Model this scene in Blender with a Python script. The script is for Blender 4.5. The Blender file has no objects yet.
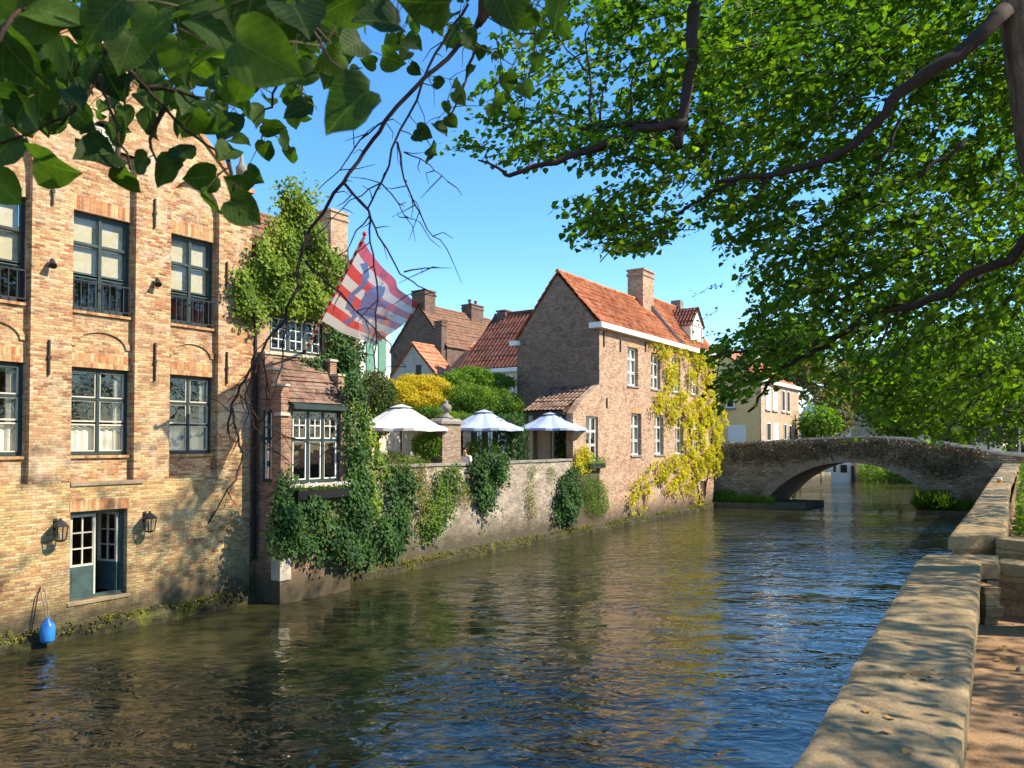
import bpy, math, random
import numpy as np
from mathutils import Vector, Matrix

SC = bpy.context.scene
COL = SC.collection
R = math.radians
rnd = random.Random(7)
rng = np.random.default_rng(11)

# ------------------------------------------------------------------ camera
FPX, CX, CY, PITCH, EYE = 760.0, 512.0, 424.8, R(1.3), 3.8
cam = bpy.data.cameras.new('camera'); cam_o = bpy.data.objects.new('camera', cam); COL.objects.link(cam_o)
cam_o.location = (0, 0, EYE); cam_o.rotation_euler = (R(90) + PITCH, 0, 0)
cam.sensor_width = 36; cam.lens = 36 * FPX / 1024; cam.shift_y = (CY - 384) / 1024
cam.clip_start = 0.05; cam.clip_end = 2000
SC.camera = cam_o
cam.dof.use_dof = True; cam.dof.focus_distance = 20; cam.dof.aperture_fstop = 9
SC.render.resolution_x, SC.render.resolution_y = 1024, 768

# ------------------------------------------------------------------ sky, sun, exposure
SUN_EL, SUN_AZ = R(41), R(97)          # azimuth clockwise from +Y
w = bpy.data.worlds.new('World'); SC.world = w; w.use_nodes = True
wn = w.node_tree
sky = wn.nodes.new('ShaderNodeTexSky'); sky.sky_type = 'NISHITA'; sky.sun_disc = False
sky.sun_elevation = SUN_EL; sky.sun_rotation = SUN_AZ
sky.air_density = 1.0; sky.dust_density = 0.1; sky.ozone_density = 3.0
bg = wn.nodes['Background']; bg.inputs[1].default_value = 0.15
hs = wn.nodes.new('ShaderNodeHueSaturation'); hs.inputs['Saturation'].default_value = 1.26
wn.links.new(sky.outputs[0], hs.inputs['Color']); wn.links.new(hs.outputs[0], bg.inputs[0])
sun = bpy.data.lights.new('sun', 'SUN'); sun.energy = 4.8; sun.angle = R(0.5); sun.color = (1, .88, .68)
sun_o = bpy.data.objects.new('sun', sun); COL.objects.link(sun_o)
sdir = Vector((math.sin(SUN_AZ) * math.cos(SUN_EL), math.cos(SUN_AZ) * math.cos(SUN_EL), math.sin(SUN_EL)))
sun_o.rotation_euler = (-sdir).to_track_quat('-Z', 'Y').to_euler(); sun_o.location = sdir * 60
SC.view_settings.view_transform = 'Standard'; SC.view_settings.look = 'None'
SC.view_settings.exposure = 1.08; SC.view_settings.gamma = 1; SC.view_settings.use_curve_mapping = False
SC.cycles.max_bounces = 8; SC.cycles.transparent_max_bounces = 12
SC.cycles.transmission_bounces = 4; SC.cycles.diffuse_bounces = 4; SC.cycles.glossy_bounces = 4
SC.cycles.use_denoising = True
SC.cycles.caustics_reflective = False; SC.cycles.caustics_refractive = False

# ------------------------------------------------------------------ frames
def ray(x, y):
    f = np.array([0, math.cos(PITCH), math.sin(PITCH)]); u = np.array([0, -math.sin(PITCH), math.cos(PITCH)])
    return f + np.array([1, 0, 0]) * (x - CX) / FPX + u * (CY - y) / FPX
def at(x, y, d):
    r = ray(x, y); return np.array([0, 0, EYE]) + r * d / r[1]
class Frame:
    def __init__(s, ox, oy, ang):
        s.o = np.array([ox, oy, 0.0]); s.a = ang
        s.u = np.array([math.cos(ang), math.sin(ang), 0]); s.v = np.array([-math.sin(ang), math.cos(ang), 0])
    def w(s, u, v, z): return s.o + s.u * u + s.v * v + np.array([0, 0, z])
    def loc(s, p):
        q = np.asarray(p) - s.o; return (float(q @ s.u), float(q @ s.v), float(q[2]))
    def px(s, x, y, v=0.0):
        r = ray(x, y); c = np.array([0, 0, EYE]) - s.o
        t = (v - c @ s.v) / (r @ s.v); p = c + r * t
        return float(p @ s.u), float(p[2])
    def pu(s, x, v=0.0): return s.px(x, 442, v)[0]
    def pside(s, x, y, u):                     # on the plane u = const: (v, z)
        r = ray(x, y); c = np.array([0, 0, EYE]) - s.o
        t = (u - c @ s.u) / (r @ s.u); p = c + r * t
        return float(p @ s.v), float(p[2])
W0 = Frame(0, 0, 0)
F = Frame(-8.24, 15.2, math.atan2(.825, .565))         # the row of houses: u along the canal, v away from it
Q = Frame(2.225, 3.67, math.atan2(1, .66))             # the near quay
B = Frame(12.4, 45.3, math.atan2(-5.8, 12.8))          # the bridge
G = Frame(0, 0, R(20))                                 # houses behind the garden

# ------------------------------------------------------------------ mesh builder
class MB:
    def __init__(s): s.v = []; s.f = []
    def add(s, vs, fs):
        n = len(s.v); s.v += [tuple(map(float, p)) for p in vs]; s.f += [tuple(i + n for i in f) for f in fs]; return s
    def box(s, u0, u1, v0, v1, z0, z1):
        return s.add([(u0,v0,z0),(u1,v0,z0),(u1,v1,z0),(u0,v1,z0),(u0,v0,z1),(u1,v0,z1),(u1,v1,z1),(u0,v1,z1)],
                     [(0,3,2,1),(4,5,6,7),(0,1,5,4),(1,2,6,5),(2,3,7,6),(3,0,4,7)])
    def prism(s, pts, d0, d1, axis='v'):
        """pts: polygon in (u,z) for axis v, (v,z) for axis u, (u,v) for axis z"""
        n = len(pts)
        def P(p, d): return (p[0], d, p[1]) if axis == 'v' else ((d, p[0], p[1]) if axis == 'u' else (p[0], p[1], d))
        return s.add([P(p, d0) for p in pts] + [P(p, d1) for p in pts],
                     [tuple(range(n)), tuple(range(2*n-1, n-1, -1))] + [(i, n+i, n+(i+1) % n, (i+1) % n) for i in range(n)])
    def quad(s, a, b, c, d): return s.add([a, b, c, d], [(0, 1, 2, 3)])
    def tube(s, pts, rad, n=6, cap=True):
        pts = [Vector(p) for p in pts]; m = len(pts)
        if not hasattr(rad, '__len__'): rad = [rad] * m
        vs = []; fs = []; ref = None
        for i in range(m):
            t = (pts[min(i+1, m-1)] - pts[max(i-1, 0)])
            if t.length < 1e-9: t = Vector((0, 0, 1))
            t.normalize()
            if ref is None: ref = t.orthogonal().normalized()
            a = (ref - t * ref.dot(t))
            a = a.normalized() if a.length > 1e-6 else t.orthogonal().normalized()
            ref = a; b = t.cross(a)
            for k in range(n):
                th = 2 * math.pi * k / n
                vs.append(pts[i] + (a * math.cos(th) + b * math.sin(th)) * rad[i])
        for i in range(m-1):
            for k in range(n):
                fs.append((i*n+k, i*n+(k+1) % n, (i+1)*n+(k+1) % n, (i+1)*n+k))
        if cap: fs += [tuple(range(n-1, -1, -1)), tuple(range((m-1)*n, m*n))]
        return s.add(vs, fs)
    def lathe(s, c, prof, n=16):
        """prof: list of (radius, z)"""
        vs = []; fs = []; m = len(prof)
        for r, z in prof:
            for k in range(n): vs.append((c[0]+r*math.cos(2*math.pi*k/n), c[1]+r*math.sin(2*math.pi*k/n), c[2]+z))
        for i in range(m-1):
            for k in range(n): fs.append((i*n+k, i*n+(k+1) % n, (i+1)*n+(k+1) % n, (i+1)*n+k))
        fs += [tuple(range(n-1, -1, -1)), tuple(range((m-1)*n, m*n))]
        return s.add(vs, fs)
    def wall(s, u0, u1, z0, z1, v, holes, depth, back=True):
        """wall face at v with rectangular holes (u0,u1,z0,z1) and reveals going to v+depth"""
        us = sorted({u0, u1, *[h[0] for h in holes], *[h[1] for h in holes]}); zs = sorted({z0, z1, *[h[2] for h in holes], *[h[3] for h in holes]})
        us = [x for x in us if u0 <= x <= u1]; zs = [x for x in zs if z0 <= x <= z1]
        for i in range(len(us)-1):
            for j in range(len(zs)-1):
                cu, cz = (us[i]+us[i+1])/2, (zs[j]+zs[j+1])/2
                if any(h[0] < cu < h[1] and h[2] < cz < h[3] for h in holes): continue
                s.quad((us[i], v, zs[j]), (us[i+1], v, zs[j]), (us[i+1], v, zs[j+1]), (us[i], v, zs[j+1]))
                if back:
                    s.quad((us[i], v+depth, zs[j]), (us[i], v+depth, zs[j+1]), (us[i+1], v+depth, zs[j+1]), (us[i+1], v+depth, zs[j]))
        d = v + depth
        for a, b, c, e in holes:
            s.quad((a, v, c), (a, v, e), (a, d, e), (a, d, c)); s.quad((b, v, c), (b, d, c), (b, d, e), (b, v, e))
            s.quad((a, v, e), (b, v, e), (b, d, e), (a, d, e)); s.quad((a, v, c), (a, d, c), (b, d, c), (b, v, c))
        if back:
            s.quad((u0, v, z0), (u0, v, z1), (u0, d, z1), (u0, d, z0)); s.quad((u1, v, z0), (u1, d, z0), (u1, d, z1), (u1, v, z1))
            s.quad((u0, v, z1), (u1, v, z1), (u1, d, z1), (u0, d, z1))
        return s
    def build(s, name, m, parent=None, frame=None, base=(0, 0, 0), smooth=False, bevel=0, kind=None):
        me = bpy.data.meshes.new(name)
        if parent is not None:
            base = tuple(parent.get('_b', (0, 0, 0)))
        vs = [(p[0]-base[0], p[1]-base[1], p[2]-base[2]) for p in s.v]
        me.from_pydata(vs, [], s.f); me.validate(); me.update()
        o = bpy.data.objects.new(name, me); COL.objects.link(o)
        if m: me.materials.append(m)
        if smooth: me.polygons.foreach_set('use_smooth', [True] * len(me.polygons))
        if parent is not None:
            o.parent = parent; o['_b'] = list(base)
        else:
            fr = frame or W0
            o.location = fr.w(*base); o.rotation_euler = (0, 0, fr.a); o['_b'] = list(base)
        if bevel:
            b = o.modifiers.new('bevel', 'BEVEL'); b.width = bevel; b.segments = 2; b.limit_method = 'ANGLE'; b.angle_limit = R(40)
        if kind: o['kind'] = kind
        return o
def tag(o, label, cat, group=None):
    o['label'] = label; o['category'] = cat
    if group: o['group'] = group
    return o
def thing(name, label, cat, base=(0, 0, 0), frame=None, group=None):
    o = bpy.data.objects.new(name, None); COL.objects.link(o); fr = frame or W0
    o.location = fr.w(*base); o.rotation_euler = (0, 0, fr.a); o['_b'] = list(map(float, base)); o.empty_display_size = .3
    return tag(o, label, cat, group)
def np_mesh(name, V, faces_per, loops, m, parent=None, uv=None, smooth=False):
    """V (n,3); loops flat; faces_per = list of vert counts; V already local"""
    me = bpy.data.meshes.new(name)
    me.vertices.add(len(V)); me.vertices.foreach_set('co', np.ascontiguousarray(V, dtype=np.float32).ravel())
    me.loops.add(len(loops)); me.loops.foreach_set('vertex_index', np.asarray(loops, dtype=np.int32))
    fp = np.asarray(faces_per, dtype=np.int32); st = np.concatenate([[0], np.cumsum(fp)[:-1]]).astype(np.int32)
    me.polygons.add(len(fp)); me.polygons.foreach_set('loop_start', st)
    me.update(calc_edges=True)
    if uv is not None:
        l = me.uv_layers.new(name='UVMap'); l.data.foreach_set('uv', np.ascontiguousarray(uv[np.asarray(loops)], dtype=np.float32).ravel())
    if smooth: me.polygons.foreach_set('use_smooth', [True] * len(fp))
    me.validate()
    o = bpy.data.objects.new(name, me); COL.objects.link(o); me.materials.append(m)
    if parent is not None: o.parent = parent; o['_b'] = list(parent['_b'])
    return o

# ------------------------------------------------------------------ leaves
LEAF = {}
LEAF['diamond'] = (np.array([(0,0,0),(.36,.42,.09),(0,1,-.06),(-.36,.42,.09)]), [(0,1,2),(0,2,3)])
LEAF['lime'] = (np.array([(0,0,0),(.44,.14,.10),(.46,.52,.10),(0,1.0,-.10),(-.46,.52,.10),(-.44,.14,.10),(0,.45,.0)]),
                [(0,1,2,6),(6,2,3),(6,3,4),(0,6,4,5)])
LEAF['ivy'] = (np.array([(0,0,0),(.5,.05,.06),(.42,.45,.08),(0,1,-.05),(-.42,.45,.08),(-.5,.05,.06)]), [(0,1,2,3),(0,3,4,5)])
LEAF['blade'] = (np.array([(-.04,0,0),(.04,0,0),(.03,.55,.04),(0,1,.16),(-.03,.55,.04)]), [(0,1,2,4),(4,2,3)])
def _heart():
    # midrib points, then left and right outline rows
    out = [(0,0),(.16,-.10),(.36,-.06),(.49,.14),(.52,.34),(.45,.56),(.31,.76),(.13,.92),(0,1.04)]
    V = []; UV = []; Fc = []
    n = len(out)
    ys = [0, .02, .08, .18, .34, .54, .73, .90, 1.04]
    for i in range(n):
        for sx in (-1, -.5, 0, .5, 1):
            x = out[i][0] * sx; y = ys[i] + (out[i][1] - ys[i]) * abs(sx)
            z = .30 * abs(x) ** 1.15 - .26 * y * y + .02 * math.sin(y * 21 + x * 5) * abs(sx) + .05 * abs(sx) * math.sin(9 * y)
            V.append((x, y, z)); UV.append((x + .5, y))
    for i in range(n-1):
        for k in range(4):
            a = i * 5 + k; Fc.append((a, a+1, a+6, a+5))
    return np.array(V), Fc, np.array(UV)
_h = _heart(); LEAF['heart'] = (_h[0], _h[1]); HEART_UV = _h[2]
def norm(a): return a / np.maximum(np.linalg.norm(a, axis=-1, keepdims=True), 1e-9)
def leaves(name, P, Nn, T, S, m, kind='diamond', parent=None, base=None):
    """P positions, Nn leaf normals, T tip directions, S sizes"""
    tv, tf = LEAF[kind]; P = np.asarray(P, float)
    T = norm(np.asarray(T, float)); Nn = np.asarray(Nn, float); Nn = norm(Nn - (Nn * T).sum(1, keepdims=True) * T); X = np.cross(T, Nn)
    S = np.asarray(S, float)[:, None, None]
    V = P[:, None, :] + S * (tv[None, :, 0:1] * X[:, None, :] + tv[None, :, 1:2] * T[:, None, :] + tv[None, :, 2:3] * Nn[:, None, :])
    if parent is not None: V = V - np.array(parent['_b'])[None, None, :]
    n = len(P); k = len(tv)
    lf = np.concatenate([np.array(f) for f in tf]); fp = np.array([len(f) for f in tf])
    L = (lf[None, :] + (np.arange(n) * k)[:, None]).ravel(); FP = np.tile(fp, n)
    uv = np.tile(HEART_UV, (n, 1)) if kind == 'heart' else None
    return np_mesh(name, V.reshape(-1, 3), FP, L, m, parent, uv, smooth=(kind == 'heart'))
def rvec(n): return norm(rng.normal(size=(n, 3)))
def in_poly(poly, x, y):
    poly = np.asarray(poly, float); c = np.zeros(len(x), bool); j = len(poly) - 1
    for i in range(len(poly)):
        xi, yi = poly[i]; xj, yj = poly[j]
        c ^= ((yi > y) != (yj > y)) & (x < (xj - xi) * (y - yi) / (yj - yi + 1e-12) + xi); j = i
    return c
def poly_pts(poly, n):
    poly = np.asarray(poly, float); lo, hi = poly.min(0), poly.max(0); out = np.zeros((0, 2))
    while len(out) < n:
        q = lo + (hi - lo) * rng.random((n * 2, 2)); out = np.concatenate([out, q[in_poly(poly, q[:, 0], q[:, 1])]])
    return out[:n]
def lump(a, b, sc, seed=0.0):
    """cheap smooth 2-D noise in 0..1"""
    return .5 + .25 * (np.sin(a*sc+seed) * np.cos(b*sc*1.3+seed*2) + np.sin(a*sc*2.3+b*sc*1.7+seed*3) * .6 + np.sin(b*sc*3.1-a*sc*.9+seed) * .4)
def ivy(parent, part, polys, v, thick, dens, size, m, stem_m=None, kind='ivy', out=-1, edge=.13, gap=0.0, wild=.55):
    """creeper over polygons given in (u,z) on the plane v; grows towards v*out"""
    P = []
    for poly in polys:
        pl = np.asarray(poly, float); x, y = pl[:, 0], pl[:, 1]
        area = .5 * abs(np.dot(x, np.roll(y, 1)) - np.dot(y, np.roll(x, 1)))
        q = poly_pts(pl, max(20, int(area * dens)))
        q += rng.normal(size=q.shape) * edge
        b = lump(q[:, 0], q[:, 1], 2.4, 1.3) ** 1.3
        keep = rng.random(len(q)) < np.clip(.35 - gap + b * (1.2 + gap), 0, 1); q = q[keep]; b = b[keep]
        d = rng.random(len(q)) ** .5 * thick * (.25 + 1.1 * b)
        P.append(np.stack([q[:, 0], v + out * d, q[:, 1]], 1))
    P = np.concatenate(P); n = len(P)
    Nn = norm(np.array([[0, out, .55]]) + wild * rng.normal(size=(n, 3)))
    T = norm(np.array([[0, out * .35, -1]]) + wild * rng.normal(size=(n, 3)))
    S = size * rng.uniform(.6, 1.25, n)
    o = leaves(part, P, Nn, T, S, m, kind, parent)
    return o
def bush_pts(c, r, n, lumps=.25, bottom=-1.0, shell=.55, seed=0.):
    d = rvec(n); d = d[d[:, 2] > bottom]; n = len(d)
    L = 1 - lumps + 2 * lumps * lump(d[:, 0] * 3 + d[:, 2] * 2, d[:, 1] * 3 - d[:, 2], 1.6, seed)
    rad = (shell + (1 - shell) * rng.random(n) ** .6) * L
    return np.asarray(c)[None] + d * rad[:, None] * np.asarray(r)[None], d
def bush(parent, part, blobs, dens, size, m, kind='diamond', lumps=.25, bottom=-1.0, up=.3, shell=.5):
    P = []; D = []
    for i, (c, r) in enumerate(blobs):
        n = int(dens * (r[0]*r[1] + r[1]*r[2] + r[0]*r[2]) * 4.2)
        p, d = bush_pts(c, r, n, lumps, bottom, shell, i * 1.7); P.append(p); D.append(d)
    P = np.concatenate(P); D = np.concatenate(D); n = len(P)
    Nn = norm(D + np.array([[0, 0, up]]) + .6 * rng.normal(size=(n, 3))); T = norm(D * .6 + np.array([[0, 0, -.35]]) + .7 * rng.normal(size=(n, 3)))
    return leaves(part, P, Nn, T, size * rng.uniform(.6, 1.3, n), m, kind, parent)

# ------------------------------------------------------------------ materials
class NT:
    def __init__(s, name):
        s.m = bpy.data.materials.new(name); s.m.use_nodes = True; s.t = s.m.node_tree; s.t.nodes.clear()
        s.out = s.t.nodes.new('ShaderNodeOutputMaterial'); s._c = None
    def n(s, typ, ins=None, **props):
        nd = s.t.nodes.new(typ)
        for k, v in props.items(): setattr(nd, k, v)
        for k, v in (ins or {}).items():
            sock = nd.inputs[k]
            if hasattr(v, 'is_linked') or isinstance(v, bpy.types.NodeSocket): s.t.links.new(v, sock)
            else:
                if sock.type == 'RGBA' and len(v) == 3: v = (*v, 1)
                sock.default_value = v
        return nd
    def coord(s, kind='Object'):
        return s.n('ShaderNodeTexCoord').outputs[kind]
    def math(s, op, a, b=0.0, clamp=False):
        return s.n('ShaderNodeMath', {0: a, 1: b}, operation=op, use_clamp=clamp).outputs[0]
    def noise(s, vec, scale, detail=4, rough=.55, dist=0):
        return s.n('ShaderNodeTexNoise', {'Vector': vec, 'Scale': scale, 'Detail': detail, 'Roughness': rough, 'Distortion': dist}).outputs['Fac']
    def ramp(s, f, stops):
        nd = s.n('ShaderNodeValToRGB', {'Fac': f}); cr = nd.color_ramp
        while len(cr.elements) < len(stops): cr.elements.new(.5)
        for e, (p, c) in zip(cr.elements, stops):
            e.position = p; e.color = (*c, 1) if hasattr(c, '__len__') else (c, c, c, 1)
        return nd.outputs[0]
    def mix(s, f, a, b, mode='MIX'):
        nd = s.n('ShaderNodeMix', data_type='RGBA', blend_type=mode)
        for i, v in ((0, f), (6, a), (7, b)):
            if isinstance(v, bpy.types.NodeSocket): s.t.links.new(v, nd.inputs[i])
            elif i == 0: nd.inputs[0].default_value = v
            else: nd.inputs[i].default_value = (*v, 1) if len(v) == 3 else v
        return nd.outputs[2]
    def bump(s, h, strength=.4, dist=.02, nrm=None):
        ins = {'Height': h, 'Strength': strength, 'Distance': dist}
        if nrm is not None: ins['Normal'] = nrm
        return s.n('ShaderNodeBump', ins).outputs[0]
    def map(s, vec, scale=(1, 1, 1), rot=(0, 0, 0)):
        return s.n('ShaderNodeMapping', {'Vector': vec, 'Scale': scale, 'Rotation': rot}).outputs[0]
    def pbsdf(s, color, rough=.8, bump=None, spec=.3, metal=0, **kw):
        ins = {'Base Color': color, 'Roughness': rough, 'Specular IOR Level': spec, 'Metallic': metal}
        if bump is not None: ins['Normal'] = bump
        ins.update(kw)
        b = s.n('ShaderNodeBsdfPrincipled', ins); s.t.links.new(b.outputs[0], s.out.inputs[0]); return b
    def wallvec(s):
        """x+y, z, 0 of the object's own coordinates: brick courses on any upright wall"""
        c = s.coord(); sp = s.n('ShaderNodeSeparateXYZ', {0: c}); h = s.math('ADD', sp.outputs[0], sp.outputs[1])
        return s.n('ShaderNodeCombineXYZ', {0: h, 1: sp.outputs[2], 2: 0.0}).outputs[0], c, sp
M = {}
def plain(name, col, rough=.6, var=.15, scale=6, bump=.15, spec=.3, metal=0):
    t = NT(name); c = t.coord(); f = t.noise(c, scale, 5)
    lo = tuple(x * (1 - var) for x in col); hi = tuple(min(1, x * (1 + var)) for x in col)
    t.pbsdf(t.ramp(f, [(.3, lo), (.7, hi)]), rough, t.bump(t.noise(c, scale * 6, 3), bump, .01), spec, metal); M[name] = t.m; return t.m
def brick(name, cols, mortar, bw=.175, rh=.052, msize=.008, tint=None, moss_z=None, bumpd=.012, patch=.5, offset=.5, render=None, rough=.88, warp=.012):
    """cols: list of 4 brick colours; tint: (colour a, colour b) large patches; render: (colour, low, high) lime wash patches"""
    t = NT(name); vec, c, sp = t.wallvec()
    wv = t.n('ShaderNodeTexNoise', {'Vector': c, 'Scale': 3.0, 'Detail': 2}).outputs['Color']
    vec2 = t.n('ShaderNodeVectorMath', {0: vec, 1: t.n('ShaderNodeVectorMath', {0: wv, 'Scale': warp}, operation='SCALE').outputs[0]}, operation='ADD').outputs[0]
    def bk(a, b, mo):
        nd = t.n('ShaderNodeTexBrick', {'Vector': vec2, 'Color1': a, 'Color2': b, 'Mortar': mo, 'Scale': 1.0, 'Mortar Size': msize,
                  'Mortar Smooth': .25, 'Bias': 0.0, 'Brick Width': bw, 'Row Height': rh}); nd.offset = offset; return nd
    b1 = bk((0, 0, 0), (1, 1, 1), (0, 0, 0))
    # a second, independent random value for each brick
    ix = t.math('FLOOR', t.math('DIVIDE', t.n('ShaderNodeSeparateXYZ', {0: vec2}).outputs[1], rh))
    f1 = t.n('ShaderNodeSeparateColor', {0: b1.outputs['Color']}).outputs[0]
    f2 = t.math('ADD', t.math('MULTIPLY', f1, .85), t.math('MULTIPLY', t.noise(c, 7, 3, .7), .5))
    f2 = t.math('SUBTRACT', f2, .17)
    col = t.ramp(f2, [(.05 + .9 * i / (len(cols) - 1), k) for i, k in enumerate(cols)])
    big = t.noise(c, .55, 4, .6)
    if tint: col = t.mix(t.ramp(big, [(.38, 0), (.68, patch)]), col, tint[0], 'MIX'); col = t.mix(t.ramp(t.noise(c, 1.1, 5, .65, .6), [(.5, 0), (.72, patch)]), col, tint[1], 'MIX')
    mo = t.mix(t.noise(c, 2.5, 4), tuple(x * .75 for x in mortar), mortar)
    col = t.mix(b1.outputs['Fac'], col, mo)
    fine = t.noise(c, 26, 4, .7)
    col = t.mix(1.0, col, t.ramp(fine, [(.25, .55), (.72, 1.25)]), 'MULTIPLY')
    col = t.mix(1.0, col, t.ramp(t.noise(c, 2.6, 7, .76, .5), [(.30, .58), (.50, 1.0), (.75, 1.10)]), 'MULTIPLY')
    hgt = t.math('SUBTRACT', t.math('MULTIPLY', fine, .6), b1.outputs['Fac'])
    if render:
        rf = t.ramp(t.math('ADD', t.math('MULTIPLY', t.noise(c, 1.3, 8, .74, .8), .8), t.math('MULTIPLY', t.noise(c, 11, 6, .8), .42)), [(render[1], 0), (render[2], 1)])
        rc = t.mix(t.noise(c, 14, 6, .7), tuple(x * .6 for x in render[0]), tuple(min(1, x * 1.15) for x in render[0]))
        col = t.mix(rf, col, rc)
    if moss_z is not None:
        zz = t.math('ADD', sp.outputs[2], t.math('MULTIPLY', t.noise(c, 2.2, 6, .7), -1.1))
        col = t.mix(t.ramp(t.n('ShaderNodeMapRange', {0: zz, 1: moss_z - .5, 2: moss_z + .35, 3: 1.0, 4: 0.0}).outputs[0], [(0, 0), (1, .92)]), col, t.mix(t.noise(c, 9, 5, .7), (.035, .03, .02), (.10, .085, .05)))
    t.pbsdf(col, rough, t.bump(hgt, .7, bumpd), .2); M[name] = t.m; return t.m
def leaf(name, stops, trans=.5, rough=.62, patch=None, veins=False, tsat=1.0):
    t = NT(name); isl = t.n('ShaderNodeNewGeometry').outputs['Random Per Island']; c = t.coord()
    f = t.math('ADD', t.math('MULTIPLY', isl, .5), t.math('MULTIPLY', t.ramp(t.noise(c, .9 if not veins else 4, 3), [(.32, 0), (.68, 1)]), .5))  # broad noise paints light and dark leaf masses into the colour
    col = t.ramp(f, [(i / (len(stops) - 1) * .9 + .05, k) for i, k in enumerate(stops)])
    nrm = None
    if veins:
        uv = t.n('ShaderNodeSeparateXYZ', {0: t.coord('UV')})
        ax = t.math('ABSOLUTE', t.math('SUBTRACT', uv.outputs[0], .5))
        ph = t.math('FRACT', t.math('MULTIPLY', t.math('SUBTRACT', uv.outputs[1], t.math('MULTIPLY', ax, .9)), 6.5))
        vein = t.math('LESS_THAN', ph, .06); mid = t.math('LESS_THAN', ax, .014)
        vv = t.math('MAXIMUM', vein, mid)
        col = t.mix(t.math('MULTIPLY', vv, .26), col, (.22, .30, .07))
        col = t.mix(1.0, col, t.ramp(t.noise(c, 60, 4), [(.3, .78), (.7, 1.15)]), 'MULTIPLY')
        nrm = t.bump(t.math('ADD', t.math('ABSOLUTE', t.math('SUBTRACT', ph, .5)), t.noise(c, 70, 3)), .2, .003)
    tc = t.mix(1.0, col, (1.35 * tsat, 1.55 * tsat, .45), 'MULTIPLY')
    ins = {'Base Color': col, 'Roughness': rough, 'Specular IOR Level': .22}
    if nrm is not None: ins['Normal'] = nrm
    p = t.n('ShaderNodeBsdfPrincipled', ins); tr = t.n('ShaderNodeBsdfTranslucent', {'Color': tc})
    mx = t.n('ShaderNodeMixShader', {0: trans, 1: p.outputs[0], 2: tr.outputs[0]}); t.t.links.new(mx.outputs[0], t.out.inputs[0])
    M[name] = t.m; return t.m

# --- brickwork
brick('brick_orange', [(.17,.05,.03), (.38,.12,.045), (.47,.235,.10), (.55,.37,.17), (.60,.46,.26)], (.40,.31,.20), tint=((.57,.43,.23), (.40,.15,.07)), patch=.45, render=((.56,.47,.34), .61, .76))
brick('brick_base', [(.24,.09,.045), (.44,.21,.08), (.54,.35,.13), (.56,.42,.18), (.60,.48,.27)], (.40,.31,.19), tint=((.58,.42,.19), (.36,.17,.09)), moss_z=.35, patch=.5, render=((.60,.50,.36), .66, .80))
brick('brick_soldier', [(.34,.12,.055), (.46,.20,.085), (.50,.28,.12), (.55,.39,.20)], (.42,.33,.22), bw=.075, rh=.30, msize=.008, offset=0)
brick('brick_ivy_house', [(.26,.09,.05), (.38,.15,.08), (.44,.24,.13), (.50,.36,.22)], (.50,.42,.32), tint=((.48,.36,.20), (.30,.13,.08)), moss_z=.3)
brick('brick_pink', [(.20,.08,.055), (.38,.18,.11), (.50,.31,.19), (.58,.43,.28)], (.44,.35,.26), tint=((.58,.43,.29), (.44,.21,.13)), moss_z=.35, render=((.60,.52,.42), .68, .86))
brick('brick_grey', [(.11,.065,.042), (.20,.125,.085), (.28,.18,.12), (.36,.25,.175)], (.34,.25,.18), tint=((.26,.17,.12), (.14,.09,.065)))
brick('brick_dark', [(.09,.05,.04), (.14,.08,.06), (.19,.11,.08), (.22,.14,.11)], (.20,.16,.13))
brick('brick_terrace', [(.13,.08,.055), (.24,.16,.11), (.34,.25,.18), (.46,.38,.30)], (.42,.37,.30), tint=((.46,.39,.31), (.09,.07,.05)), moss_z=.5, render=((.54,.47,.37), .63, .71), patch=.8)
brick('stone_bridge', [(.24,.17,.10), (.40,.29,.18), (.52,.40,.26), (.60,.49,.34)], (.24,.18,.115), bw=.34, rh=.13, msize=.016, tint=((.11,.075,.045), (.42,.31,.19)), moss_z=.2, bumpd=.03, patch=.75, warp=.06)
brick('brick_arch', [(.22,.12,.07), (.32,.18,.10), (.40,.24,.15), (.44,.3,.2)], (.30,.24,.18), tint=((.2,.15,.1), (.12,.08,.05)))
brick('stone_quay', [(.22,.14,.07), (.30,.20,.10), (.36,.25,.13), (.40,.29,.16)], (.26,.19,.11), bw=.5, rh=.17, msize=.014, tint=((.32,.2,.09), (.2,.14,.07)), bumpd=.03, warp=.05)
brick('brick_pier', [(.16,.10,.07), (.24,.15,.10), (.30,.21,.15), (.36,.28,.21)], (.34,.29,.23))
brick('brick_yellow', [(.66,.48,.20), (.70,.52,.23), (.74,.56,.26), (.76,.60,.29)], (.70,.55,.30), msize=.004, tint=((.74,.56,.27), (.66,.46,.20)))
brick('brick_far', [(.42,.24,.15), (.50,.32,.2), (.56,.40,.26), (.6,.46,.32)], (.58,.48,.36))
brick('brick_bay', [(.15,.05,.035), (.26,.09,.055), (.34,.15,.09), (.40,.25,.16)], (.36,.29,.21), tint=((.36,.24,.15), (.20,.08,.05)), moss_z=.3)  # red brick, darkened to paint in the tree shade on the bay
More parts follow.
